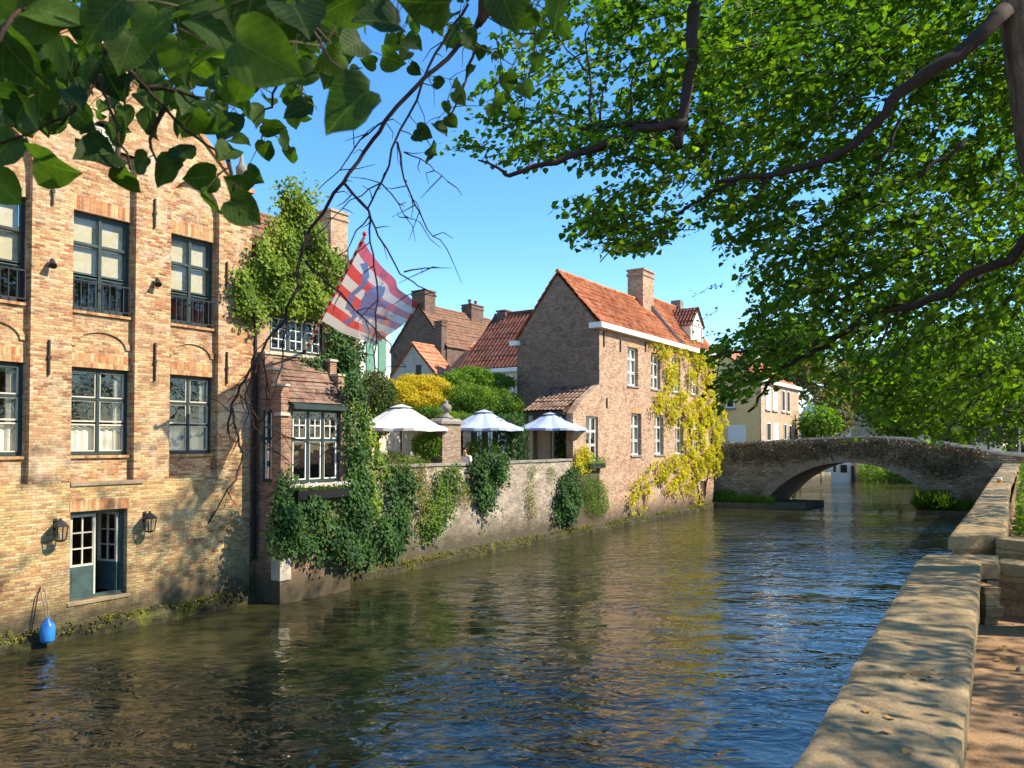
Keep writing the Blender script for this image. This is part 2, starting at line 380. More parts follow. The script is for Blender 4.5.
# --- stone, plaster, metal, wood
def stone(name, col, var=.35, scale=2.5, moss=None, bumpd=.02, spots=None):
    t = NT(name); c = t.coord()
    col0 = t.ramp(t.noise(c, scale, 8, .68), [(.25, tuple(x*(1-var) for x in col)), (.55, col), (.8, tuple(min(1, x*(1+var*.6)) for x in col))])
    if moss: col0 = t.mix(t.ramp(t.noise(c, 1.7, 7, .7, .4), [(.52, 0), (.72, .85)]), col0, moss)
    if spots: col0 = t.mix(t.ramp(t.noise(c, 28, 5, .8), [(.62, 0), (.72, .8)]), col0, spots)
    col0 = t.mix(1.0, col0, t.ramp(t.noise(c, 45, 4, .75), [(.25, .74), (.75, 1.15)]), 'MULTIPLY')
    h = t.math('ADD', t.noise(c, 12, 8, .75), t.math('MULTIPLY', t.noise(c, 3, 3), 1.2))
    h = t.math('ADD', h, t.math('MULTIPLY', t.noise(c, 60, 5, .8), .35)); t.pbsdf(col0, .9, t.bump(h, .8, bumpd), .2); M[name] = t.m
stone('coping_stone', (.37,.27,.15), moss=(.21,.155,.08), spots=(.14,.10,.06), bumpd=.03, var=.45, scale=4)
stone('pale_stone', (.50,.44,.35)); stone('ledge_stone', (.15,.115,.065), moss=(.07,.08,.02)); stone('arch_stone', (.34,.26,.17), var=.45, bumpd=.03); stone('grey_stone', (.26,.24,.21), moss=(.13,.12,.07))
stone('moss_footing', (.055,.05,.028), moss=(.16,.17,.02), bumpd=.05, var=.6)
stone('plaster_yellow', (.84,.58,.26), var=.12, bumpd=.004); stone('plaster_white', (.74,.71,.64), var=.08, bumpd=.004)
stone('plaster_cream', (.62,.55,.42), var=.12, bumpd=.004); stone('plaster_grey', (.42,.37,.32), var=.25, bumpd=.006)
stone('white_rubble', (.70,.68,.64), var=.2)
plain('green_paint', (.028,.044,.042), .4, .2); plain('teal_paint', (.05,.085,.08), .42, .2); plain('pale_sash', (.50,.47,.38), .5, .08)
plain('white_paint', (.74,.73,.69), .5, .06); plain('iron', (.02,.02,.021), .5, .3, 20, .2); plain('black_paint', (.015,.015,.016), .45)
plain('blue_plastic', (.03,.20,.55), .35, .15, 8, .1, .5); plain('rope', (.28,.22,.14), .9, .2, 60); plain('lead', (.20,.20,.205), .55, .2)
plain('curtain_white', (.60,.57,.50), .9, .05); plain('blind_cream', (.48,.42,.29), .9, .06); plain('curtain_beige', (.48,.40,.30), .9, .15)
plain('dark_room', (.03,.026,.022), .9, .3); plain('wood_cream', (.56,.48,.36), .7, .1); plain('wood_dark', (.06,.04,.028), .8, .25, 10)
plain('skin', (.52,.30,.21), .55, .06); plain('hair_dark', (.022,.014,.010), .6, .3, 40); plain('cloth_white', (.72,.68,.62), .9, .08)
plain('cloth_navy', (.018,.028,.09), .9, .2); plain('trousers_dark', (.04,.04,.05), .9, .2); plain('canvas', (.60,.60,.59), .9, .05, 3, .08)
plain('canvas_shade', (.36,.43,.56), .9, .05, 3, .08); plain('green_shutter', (.10,.24,.17), .5, .1); plain('cup_orange', (.75,.22,.05), .5, .05)  # blue parasol cloth: white canvas with tree shade put into its colour
plain('white_petals', (.78,.75,.74), .8, .05); plain('grey_frame', (.33,.33,.32), .6, .1); plain('red_paint', (.55,.03,.03), .45, .08)
plain('dry_leaf', (.30,.16,.05), .85, .35); plain('deck_road', (.14,.125,.11), .9, .2)
def bark(name='bark', k=1.0):
    t = NT('bark'); c = t.map(t.coord(), (9, 9, 1.6)); f = t.noise(c, 1.6, 8, .7, .6)
    t.pbsdf(t.ramp(f, [(.3, (.018*k,.012*k,.009*k)), (.55, (.07*k,.045*k,.03*k)), (.8, (.15*k,.10*k,.065*k))]), .95, t.bump(f, .9, .05), .15); M[name] = t.m
bark(); bark('bark_sunlit', 2.4)  # second bark is brightened, the trunk's sunlight put into its colour
plain('twig_green', (.07,.06,.025), .8, .3, 20); plain('twig_dark', (.028,.017,.013), .85, .35, 20)
def tiles(name, cols, lichen=None):
    t = NT(name); c = t.coord(); v = t.n('ShaderNodeTexVoronoi', {'Vector': t.map(c, (4.2, 4.2, 3.4)), 'Scale': 1.0, 'Randomness': .9})
    f = t.math('ADD', t.math('MULTIPLY', t.n('ShaderNodeSeparateColor', {0: v.outputs['Color']}).outputs[0], .6), t.math('MULTIPLY', t.noise(c, 1.2, 6, .7), .45))
    col = t.ramp(f, [(.1 + .8*i/(len(cols)-1), k) for i, k in enumerate(cols)])
    if lichen: col = t.mix(t.ramp(t.noise(c, 2.0, 8, .75, .5), [(.50, 0), (.70, .75)]), col, lichen)
    col = t.mix(1.0, col, t.ramp(t.noise(c, 22, 4, .75), [(.25, .7), (.75, 1.15)]), 'MULTIPLY')
    t.pbsdf(col, .8, t.bump(t.noise(c, 30, 4), .4, .01), .25); M[name] = t.m
tiles('tile_orange', [(.20,.06,.03), (.37,.11,.045), (.47,.17,.07), (.54,.26,.13)], (.20,.13,.075))
tiles('tile_red', [(.08,.028,.018), (.13,.042,.026), (.18,.06,.038), (.21,.085,.05)], (.10,.06,.04))
tiles('tile_brown', [(.07,.04,.03), (.12,.07,.05), (.19,.11,.075), (.28,.18,.13)], (.30,.24,.18))
tiles('tile_old', [(.13,.065,.038), (.20,.10,.058), (.24,.14,.09), (.28,.095,.05)], (.15,.12,.08))
tiles('tile_bright', [(.42,.13,.06), (.50,.18,.09), (.56,.23,.12), (.58,.28,.16)])
def glass():
    t = NT('window_glass'); c = t.coord()
    b = t.bump(t.noise(c, 2.2, 2), .06, .05)
    ge = t.n('ShaderNodeNewGeometry'); dt = t.n('ShaderNodeVectorMath', {0: ge.outputs['Incoming'], 1: ge.outputs['Normal']}, operation='DOT_PRODUCT').outputs['Value']
    sch = t.math('POWER', t.math('SUBTRACT', 1.0, t.math('ABSOLUTE', dt)), 5.0); g = t.n('ShaderNodeBsdfGlossy', {'Color': (.95, .97, 1), 'Roughness': .015, 'Normal': b})
    tp = t.n('ShaderNodeBsdfTransparent', {'Color': (.90, .92, .90)})
    f = t.math('ADD', t.math('MULTIPLY', sch, .93), .06, True)
    mx = t.n('ShaderNodeMixShader', {0: f, 1: tp.outputs[0], 2: g.outputs[0]}); t.t.links.new(mx.outputs[0], t.out.inputs[0]); M['glass'] = t.m
glass()
def water():
    t = NT('canal_water'); c = t.coord()
    a = t.noise(t.map(c, (.75, 1.25, 1), (0, 0, R(-20))), 1.0, 2, .5, .6)
    b = t.noise(t.map(c, (1.7, 3.1, 1), (0, 0, R(10))), 1.0, 2, .5, 1.1)
    d = t.noise(t.map(c, (5, 8, 1), (0, 0, R(-8))), 1.0, 1, .5, .3)
    gust = t.ramp(t.noise(t.map(c, (.07, .11, 1), (0, 0, R(30))), 1.0, 4, .6), [(.38, .12), (.60, 1.05)])
    h = t.math('ADD', t.math('MULTIPLY', a, .50), t.math('ADD', t.math('MULTIPLY', b, .40), t.math('MULTIPLY', d, .022)))
    h = t.math('MULTIPLY', h, gust)
    col = t.ramp(t.noise(c, .25, 3), [(.3, (.026, .026, .011)), (.7, (.040, .038, .015))])
    p = t.pbsdf(col, .03, t.bump(h, 1.0, .19), .5); p.inputs['IOR'].default_value = 1.5; p.inputs['Specular Tint'].default_value = (1, .93, .80, 1); M['water'] = t.m
water()
def sand():
    t = NT('sandy_path'); c = t.coord()
    col = t.ramp(t.noise(c, 1.1, 7, .65), [(.25, (.32,.19,.10)), (.5, (.44,.28,.16)), (.8, (.54,.38,.24))])
    col = t.mix(t.ramp(t.noise(c, 5, 6, .8), [(.58, 0), (.7, .5)]), col, (.24,.14,.075))
    col = t.mix(1.0, col, t.ramp(t.noise(c, 70, 4, .8), [(.3, .65), (.7, 1.2)]), 'MULTIPLY')
    h = t.math('ADD', t.noise(c, 40, 6, .8), t.math('MULTIPLY', t.noise(c, 6, 4), 1.5)); t.pbsdf(col, .95, t.bump(h, .8, .03), .1); M['sand'] = t.m
sand()
def ground():
    t = NT('garden_soil'); c = t.coord()
    col = t.ramp(t.noise(c, .8, 6, .7), [(.3, (.045,.06,.02)), (.6, (.09,.10,.035)), (.8, (.16,.12,.07))]); t.pbsdf(col, .95, t.bump(t.noise(c, 20, 5), .6, .04), .1); M['ground'] = t.m
ground()
# --- foliage
leaf('leaf_lime', [(.022,.055,.010), (.050,.105,.014), (.095,.165,.02), (.18,.245,.03)], .57, tsat=1.4)
leaf('leaf_near', [(.011,.030,.006), (.024,.056,.009), (.046,.092,.012), (.10,.165,.02)], .52, .6, veins=True)
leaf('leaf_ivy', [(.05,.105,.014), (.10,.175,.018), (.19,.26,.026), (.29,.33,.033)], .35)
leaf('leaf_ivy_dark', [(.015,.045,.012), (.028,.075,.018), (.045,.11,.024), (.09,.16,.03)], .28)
leaf('leaf_yellow', [(.26,.25,.015), (.42,.37,.018), (.58,.46,.022), (.38,.40,.03)], .40)
leaf('leaf_gold', [(.36,.26,.015), (.50,.36,.02), (.58,.44,.03), (.36,.34,.03)], .38)
leaf('leaf_fresh', [(.06,.12,.014), (.10,.19,.02), (.16,.27,.025), (.22,.30,.03)], .42)
leaf('leaf_box', [(.03,.055,.012), (.05,.085,.018), (.085,.125,.026), (.12,.15,.035)], .25)
leaf('leaf_mid', [(.04,.085,.012), (.075,.145,.018), (.12,.20,.024), (.18,.26,.03)], .45)
leaf('leaf_olive', [(.07,.07,.02), (.12,.11,.03), (.16,.14,.04), (.20,.15,.05)], .35)
leaf('leaf_grey', [(.07,.10,.06), (.10,.135,.08), (.14,.17,.11), (.18,.2,.14)], .35)
leaf('leaf_dry', [(.06,.036,.02), (.12,.075,.04), (.24,.165,.10), (.09,.085,.03)], .15, .8)
leaf('leaf_moss', [(.06,.07,.010), (.11,.115,.014), (.20,.18,.018), (.07,.07,.014)], .2, .8)

# ------------------------------------------------------------------ shared builders
def tiles_plane(mb, e0, e1, r0, r1, pitch=.22, row=.34, amp=.03, sub=6, step=.035):
    e0, e1, r0, r1 = [np.asarray(p, float) for p in (e0, e1, r0, r1)]
    L = np.linalg.norm(e1 - e0); H = np.linalg.norm(r0 - e0); n = np.cross(e1 - e0, r0 - e0); n = n / np.linalg.norm(n)
    if n[2] < 0: n = -n
    nc = max(2, int(L / pitch * sub)); nr = max(1, int(H / row))
    vs = []; fs = []; k = nc + 1
    for j in range(nr):
        for e in (0, 1):
            b = (j + e) / nr
            for i in range(k):
                a = i / nc; x = a * L
                w_ = amp * (math.cos(2 * math.pi * x / pitch) * .7 + .3 * math.cos(4 * math.pi * x / pitch + 1)) + step * (1 - e) + .012 * math.sin(x * 1.7 + j * .9) + .010 * math.sin(x * .6 + j * 2.1)
                p = (e0 * (1 - a) + e1 * a) * (1 - b) + (r0 * (1 - a) + r1 * a) * b
                vs.append(p + n * w_)
    for j in range(2 * nr - 1):
        for i in range(nc):
            fs.append((j*k+i, j*k+i+1, (j+1)*k+i+1, (j+1)*k+i))
    # underside
    m = len(vs); vs += [e0 - n*.09, e1 - n*.09, r1 - n*.09, r0 - n*.09]; fs.append((m, m+3, m+2, m+1))
    return mb.add(vs, fs)
def window(house, u0, u1, z0, z1, v, frame_m='green_paint', sash_m='pale_sash', cols=2, rows=(0, .35, .70, 1), bars=None, fw=.06, mw=.06,
           sash=.03, curtain=None, blind=None, rail=False, sill=None, mirror=1, name='window', thick=.07):
    """rows: fractions of height from the bottom; bars[(col,row)] = (nx, ny) glazing bars"""
    f = MB(); t = thick
    f.box(u0, u0+fw, v, v+t, z0, z1); f.box(u1-fw, u1, v, v+t, z0, z1); f.box(u0+fw, u1-fw, v, v+t, z1-fw, z1); f.box(u0+fw, u1-fw, v, v+t, z0, z0+fw*1.15)
    W = u1 - u0 - 2*fw; H = z1 - z0 - 2*fw; cw = W / cols
    for c in range(1, cols):
        x = u0 + fw + c*cw; f.box(x-mw/2, x+mw/2, v-.012, v+t-.004, z0+fw, z1-fw)
    for r in rows[1:-1]:
        if r in (.36, .34): continue
        zz = z0 + fw + r*H; f.box(u0+fw, u1-fw, v-.006, v+t-.008, zz-mw*.4, zz+mw*.4)
    wo = f.build(name, M[frame_m], house)
    s = MB(); g = MB()
    for c in range(cols):
        a = u0 + fw + c*cw + (mw/2 if c else 0); b = u0 + fw + (c+1)*cw - (mw/2 if c < cols-1 else 0)
        for j in range(len(rows)-1):
            lo = z0 + fw + rows[j]*H + (.0 if j == 0 else .02); hi = z0 + fw + rows[j+1]*H - (.0 if j == len(rows)-2 else .02)
            va, vb = v+.016, v+.05
            s.box(a, a+sash, va, vb, lo, hi); s.box(b-sash, b, va, vb, lo, hi); s.box(a+sash, b-sash, va, vb, hi-sash, hi); s.box(a+sash, b-sash, va, vb, lo, lo+sash)
            g.quad((a+sash*.5, v+.034, lo+sash*.5), (b-sash*.5, v+.034, lo+sash*.5), (b-sash*.5, v+.034, hi-sash*.5), (a+sash*.5, v+.034, hi-sash*.5))
            nx, ny = (bars or {}).get((c, j), (bars or {}).get('all', (1, 1)))
            for k in range(1, nx):
                x = a + (b-a)*k/nx; s.box(x-.011, x+.011, va+.004, vb-.004, lo+sash, hi-sash)
            for k in range(1, ny):
                zz = lo + (hi-lo)*k/ny; s.box(a+sash, b-sash, va+.006, vb-.006, zz-.011, zz+.011)
    s.build('sash', M[sash_m], wo); g.build('pane', M['glass'], wo)
    def cloth(parts, m, nm):
        cm = MB()
        for (a, b, lo, hi, wav) in parts:
            n = 24; vs = []
            for i in range(n+1):
                x = a + (b-a)*i/n; d = v + .12 + (wav * math.sin(i*1.9 + a*7) if wav else 0)
                vs += [(x, d, lo), (x, d, hi)]
            cm.add(vs, [(2*i, 2*i+2, 2*i+3, 2*i+1) for i in range(n)])
        cm.build(nm, M[m], wo)
    if blind is not None: cloth([(u0+fw, u1-fw, z0 + fw + blind*H, z1-fw, 0)], 'blind_cream', 'roller_blind')
    if curtain == 'cafe': cloth([(u0+fw, u1-fw, z0+fw, z0+fw+.34*H, .018), (u1-fw-.32*cw, u1-fw, z0+fw, z1-fw, .025)], 'curtain_white', 'curtain')
    elif curtain == 'sides': cloth([(u0+fw, u0+fw+.3*W, z0+fw, z1-fw, .02), (u1-fw-.3*W, u1-fw, z0+fw, z1-fw, .02)], 'curtain_white', 'curtain')
    elif curtain == 'full': cloth([(u0+fw, u1-fw, z0+fw, z1-fw, .02)], 'curtain_white', 'curtain')
    if rail:
        r = MB(); zt = z0 + .30*(z1-z0); vv = v - .14
        r.box(u0, u1, vv-.012, vv+.012, zt-.012, zt+.012); r.box(u0, u1, vv-.01, vv+.01, z0+.05, z0+.07)
        for k in range(9):
            x = u0 + .03 + (u1-u0-.06)*k/8; r.box(x-.008, x+.008, vv-.007, vv+.007, z0+.07, zt-.012)
        r.build('railing', M['iron'], wo)
    if sill:
        MB().box(u0-.06, u1+.06, v-sill[0], v+.02, z0-.09, z0-.004).build('sill', M[sill[1]], wo, bevel=.01)
    return wo
def gable_house(name, label, fr, u0, u1, v0, v1, zb, ze, zr, ridge, wall_m, roof_m, group=None, over=.15, cat='house', pitch=.24, sub=4, step=.035):
    h = thing(name, label, cat, (u0, v0, zb), fr, group)
    m = MB()
    if ridge == 'u':
        vm = (v0+v1)/2; m.prism([(v0, zb), (v1, zb), (v1, ze), (vm, zr), (v0, ze)], u0, u1, 'u'); m.build('wall', M[wall_m], h)
        s = (zr-ze)/(vm-v0); r = MB(); z_ = .11
        tiles_plane(r, (u0-over, v0-over, ze-over*s+z_), (u1+over, v0-over, ze-over*s+z_), (u0-over, vm, zr+z_), (u1+over, vm, zr+z_), pitch, sub=sub, step=step)
        tiles_plane(r, (u0-over, v1+over, ze-over*s+z_), (u1+over, v1+over, ze-over*s+z_), (u0-over, vm, zr+z_), (u1+over, vm, zr+z_), pitch, sub=sub, step=step)
        ro = r.build('roof', M[roof_m], h, smooth=False)
        MB().tube([(u0-over, vm, zr+.13), (u1+over, vm, zr+.13)], .09, 8).build('ridge_tile', M[roof_m], ro)
    else:
        um = (u0+u1)/2; m.prism([(u0, zb), (u1, zb), (u1, ze), (um, zr), (u0, ze)], v0, v1, 'v'); m.build('wall', M[wall_m], h)
        s = (zr-ze)/(um-u0); r = MB(); z_ = .11
        tiles_plane(r, (u0-over, v0-over, ze-over*s+z_), (u0-over, v1+over, ze-over*s+z_), (um, v0-over, zr+z_), (um, v1+over, zr+z_), pitch, sub=sub, step=step)
        tiles_plane(r, (u1+over, v0-over, ze-over*s+z_), (u1+over, v1+over, ze-over*s+z_), (um, v0-over, zr+z_), (um, v1+over, zr+z_), pitch, sub=sub, step=step)
        ro = r.build('roof', M[roof_m], h)
        MB().tube([(um, v0-over, zr+.13), (um, v1+over, zr+.13)], .09, 8).build('ridge_tile', M[roof_m], ro)
    return h, ro
def chimney(parent, u0, u1, v0, v1, z0, z1, m, cap_m='grey_stone', pots=0):
    c = MB().box(u0, u1, v0, v1, z0, z1).box(u0-.05, u1+.05, v0-.05, v1+.05, z1-.28, z1-.16).box(u0-.06, u1+.06, v0-.06, v1+.06, z1+.003, z1+.09)
    for k in range(pots):
        c.lathe((u0 + (u1-u0)*(k+.5)/pots, (v0+v1)/2, z1+.09), [(.13, 0), (.12, .3), (.15, .36), (.15, .42)], 10)
    return c.build('chimney', M[m], parent)

# ------------------------------------------------------------------ water, ground
MB().box(-150, 150, -40, 190, -.02, 0).build('water', M['water'], kind='structure')
g = MB()
def gp(fr, u, v): p = fr.w(u, v, 0); return (p[0], p[1])
uE_ = F.pu(250) + .3
left = [gp(F, -40, 8.05), gp(F, uE_, 8.05), gp(F, uE_, .45), gp(F, 36.4, .45), gp(F, 74, .35), gp(F, 76, 60), gp(F, -40, 60)]
g.prism(left, -1.2, 2.02, 'z').build('garden_ground', M['ground'], kind='structure')
NU0, NU1, NVG = 4.72, 6.28, -3.2
right = [gp(Q, -14, .12), gp(Q, -14, -60), gp(Q, 95, -60), gp(Q, 95, .12), gp(Q, NU1, .12), gp(Q, NU1, NVG), gp(Q, NU0, NVG), gp(Q, NU0, .12)]
MB().prism(right, -1.2, 2.17, 'z').build('quay_path', M['sand'], kind='structure')
far = [gp(F, 79, .35), gp(F, 79, -60), gp(F, 400, -400), gp(F, 400, 400), gp(F, 60, 400), gp(F, 60, 62), gp(F, 79, 62)]
MB().prism(far, -1.2, 1.5, 'z').build('far_ground', M['ground'], kind='structure')
MB().box(-400, 400, -60, 500, -1.6, -1.25).build('canal_bed', M['ground'], kind='structure')
# mossy footing course under the houses
ft = MB(); n = 260
for i in range(n+1):
    u = -12 + 48.3*i/n; a = .17 + .05*math.sin(u*1.9) + .04*math.sin(u*5.3+1) + rnd.uniform(-.025, .025); h = .27 + .06*math.sin(u*1.1) + rnd.uniform(-.03, .03)
    ft.v += [(u, -a-.05, -.6), (u, -a, h*.55), (u, -a*.35, h), (u, .05, h+.03)]
for i in range(n):
    for k in range(3): ft.f.append((i*4+k, (i+1)*4+k, (i+1)*4+k+1, i*4+k+1))
ft.build('canal_footing', M['moss_footing'], frame=F, kind='structure', smooth=False)
P = []
for i in range(12000):
    u = rnd.uniform(-8, 36); 
    if lump(np.array([u]), np.array([0.]), 1.4)[0] < rnd.uniform(.05, .62): continue
    P.append((u, rnd.uniform(-.2, .0), rnd.uniform(.12, .36)))
P = np.array(P)
fo = leaves('moss', P, rvec(len(P)) * .5 + np.array([[0, -.5, .8]]), rvec(len(P)), rng.uniform(.03, .07, len(P)), M['leaf_moss'], 'diamond')
fo.location = F.w(0, 0, 0); fo.rotation_euler = (0, 0, F.a); fo['kind'] = 'stuff'; fo['label'] = 'yellow green moss along the foot of the canal walls'

# ------------------------------------------------------------------ brick house with the water door
uB0, zB1 = F.px(75, 208.1); uB1 = F.px(135.5, 222)[0]; uC0, zC1 = F.px(172.3, 230.4); uC1 = F.px(218.5, 241)[0]
zr1t = (zB1 + zC1)/2; zr1b = (F.px(73.8, 308.9)[1] + F.px(171.6, 321.8)[1])/2
zr2t = (F.px(73, 366.2)[1] + F.px(170.6, 373.3)[1])/2; zr2b = (F.px(71, 456)[1] + F.px(170, 454)[1])/2
dA = (uC0 + uC1 - uB0 - uB1)/2; wW = uB1 - uB0
uA0, uA1 = uB0 - dA, uB1 - dA
uE = F.pu(250); uM = (uB0+uB1)/2; uL = 2*uM - uE; zS = F.px(240, 190)[1]; zApex = F.px(137, 61)[1] + (F.pu(137) - uM) * (F.px(137, 61)[1] - F.px(184, 130)[1]) / (F.pu(184) - F.pu(137))
dU0, dZ1 = F.px(70.3, 512.3); dU1 = F.px(127.5, 510)[0]; dZ0 = F.px(69.6, 602.5)[1]
print('B1', uA0, uB0, uB1, uC0, uC1, uE, 'rows', zr1t, zr1b, zr2t, zr2b, 'door', dU0, dU1, dZ0, dZ1, 'gable', zS, zApex)
REC = .14; zLedge = F.px(105, 481)[1]
h1 = thing('brick_house', 'tall orange brick gabled house with green cross windows and a door at the water', 'house', (uM, 0, 0), F)
wl = MB()
bays = [(uA0, uA1), (uB0, uB1), (uC0, uC1)]
holes2 = [(a, b, zr2b, zr2t) for a, b in bays] + [(a, b, zr1b, zr1t) for a, b in bays]
gw0, gz1 = F.px(92, 116); gw1 = F.px(121, 125)[0]; gz0 = F.px(121, 163)[1]; gwm = (gw0+gw1)/2
wl.wall(uL, uE, zLedge, zS, REC, holes2, .24)
# piers between the recessed bays
edges = [uL, uA0-.02, uA1+.02, uB0-.02, uB1+.02, uC0-.02, uC1+.02, uE]
zN = zS - .25
for k in range(0, 8, 2):
    wl.box(edges[k], edges[k+1], 0, REC+.02, zLedge, zS - .001)
# recessed bays end in round arches below the gable
for a, b in ((edges[1], edges[2]), (edges[5], edges[6])):
    c = (a+b)/2; r = (b-a)/2; zc = zS - r - .12
    pts = [(a, zS-.001), (a, zc)] + [(c - r*math.cos(math.pi*k/12), zc + r*math.sin(math.pi*k/12)) for k in range(1, 12)] + [(b, zc), (b, zS-.001)]
    for k in range(1, len(pts)-2):
        (x0, y0), (x1, y1) = pts[k], pts[k+1]
        wl.quad((x0, 0, y0), (x1, 0, y1), (x1, 0, zS), (x0, 0, zS)); wl.quad((x0, 0, y0), (x0, REC, y0), (x1, REC, y1), (x1, 0, y1))
# gable: strips either side of the arched window's hole
def gz(u): return zS + (zApex - zS) * max(0, 1 - abs(u - uM)/(uE - uM - .35)) if abs(u-uM) < uE-uM-.35 else zS
def strip(u0_, u1_, zlo):
    n = 10
    for i in range(n):
        a = u0_ + (u1_-u0_)*i/n; b = u0_ + (u1_-u0_)*(i+1)/n
        wl.quad((a, .0, zlo), (b, .0, zlo), (b, .0, gz(b)), (a, .0, gz(a))); wl.quad((a, .38, zlo), (a, .38, gz(a)), (b, .38, gz(b)), (b, .38, zlo))
strip(uL, gw0, zS); strip(gw1, uE, zS)
zarc = gz1 - (gw1-gw0)/2; 
wl.quad((gw0, 0, zS), (gw1, 0, zS), (gw1, 0, max(zS, gz0)), (gw0, 0, max(zS, gz0)))
for k in range(12):
    t0, t1 = math.pi*k/12, math.pi*(k+1)/12; r = (gw1-gw0)/2
    xa, xb = gwm - r*math.cos(t0), gwm - r*math.cos(t1); za, zb_ = zarc + r*math.sin(t0), zarc + r*math.sin(t1)
    wl.quad((xa, 0, za), (xb, 0, zb_), (xb, 0, gz(xb)), (xa, 0, gz(xa))); wl.quad((xa, 0, za), (xa, .2, za), (xb, .2, zb_), (xb, 0, zb_))
for x in (gw0, gw1): wl.quad((x, 0, gz0), (x, 0, zarc), (x, .2, zarc), (x, .2, gz0))
wl.box(uL, uL+.35, .385, 8, -.5, zS); wl.box(uE-.35, uE, .385, 8, -.5, zS); wl.box(uL+.36, uE-.36, 7.7, 8, -.5, zS)
# relief arches over the lower windows
for a, b in bays:
    c = (a+b)/2; r = (b-a)/2*.98; zc = zr2t + .42
    for k in range(14):
        t0, t1 = math.pi*k/14, math.pi*(k+1)/14
        q = [(c - r*math.cos(t0)*s, zc + .62*r*math.sin(t0)*s) for s in (1, .84)] + [(c - r*math.cos(t1)*s, zc + .62*r*math.sin(t1)*s) for s in (.84, 1)]
        wl.prism(q, REC-.035, REC+.01, 'v')
wl.build('wall', M['brick_orange'], h1)
bl = MB(); bl.wall(uL, uE, -.6, zLedge, -.004, [(dU0, dU1, dZ0, dZ1)], .38)
bl.build('base_wall', M['brick_base'], h1)
# steep roof behind the gable
rf = MB()
for sgn in (-1, 1):
    e = uM + sgn*(uE-uM-.1)
    tiles_plane(rf, (e, .4, zS-.1), (e, 8.2, zS-.1), (uM, .4, zApex-.25), (uM, 8.2, zApex-.25), sub=3)
rf.build('roof', M['tile_red'], h1)
cp = MB()
for sgn in (-1, 1):
    e = uM + sgn*(uE-uM-.35); d = np.array([uM-e, zApex-zS]); nn = np.array([-d[1], d[0]]) / np.linalg.norm(d) * sgn
    if nn[1] < 0: nn = -nn
    q = [(e, zS+.002), (uM, zApex+.002), (uM + nn[0]*0, zApex+.16), (e + nn[0]*.10, zS + nn[1]*.10)]
    cp.prism(q, -.05, .42, 'v')
    cp.box(*sorted((e, uM + sgn*(uE-uM)+sgn*.04)), -.06, .43, zS+.003, zS+.10)
cp.build('coping', M['brick_soldier'], h1)
MB().lathe((uE-.17, .17, zS+.1), [(.16, 0), (.16, .1), (.08, .16), (.07, .3), (.13, .36), (.14, .5), (.06, .62), (.05, .7), (.02, .85)], 14).build('finial', M['grey_stone'], h1, smooth=True)
st = MB(); st.box(uB0-.02, uB1+.22, -.035, REC, zLedge-.08, zLedge+.001); st.build('string_course', M['arch_stone'], h1, bevel=.01)
for i, (a, b) in enumerate(bays):
    window(h1, a+.01, b-.01, zr1b+.01, zr1t-.01, REC+.10, rows=(0, .36, .70, 1), rail=True, blind=.40, frame_m='iron' if i == 0 else 'green_paint', sash_m='teal_paint', sash=.02)
    window(h1, a+.01, b-.01, zr2b+.01, zr2t-.01, REC+.10, rows=(0, .36, .66, 1), curtain='cafe', frame_m='green_paint')
    for zt in (zr1t, zr2t):
        MB().prism([(a-.015, zt+.002), (b+.015, zt+.002), (b+.015, zt+.27), ((a+b)/2, zt+.31), (a-.015, zt+.27)], REC-.008, REC+.05, 'v').build('lintel', M['brick_soldier'], h1)
    for zb_ in (zr1b, zr2b):
        MB().box(a-.01, b+.01, REC-.05, REC+.2, zb_-.055, zb_-.002).build('sill', M['brick_soldier'], h1)
gwin = window(h1, gw0+.02, gw1-.02, gz0+.02, gz1-.1, .12, 'pale_sash', 'pale_sash', 2, (0, .6, 1), {'all': (2, 2)}, fw=.05)
for (x0, y0, x1, y1) in ((52.7, 178, 52.7, 205), (154.6, 199, 154.6, 228), (48.8, 340, 48.3, 375), (154.7, 343, 154.7, 381), (226.5, 352, 226.8, 384), (226.5, 262, 226.5, 288)):
    a, zt = F.px(x0, y0); b, zb_ = F.px(x1, y1)
    MB().box(a-.016, a+.016, -.045, 0.0, zb_, zt).box(a-.03, a+.03, -.055, .0, (zb_+zt)/2-.03, (zb_+zt)/2+.03).build('wall_anchor', M['iron'], h1)
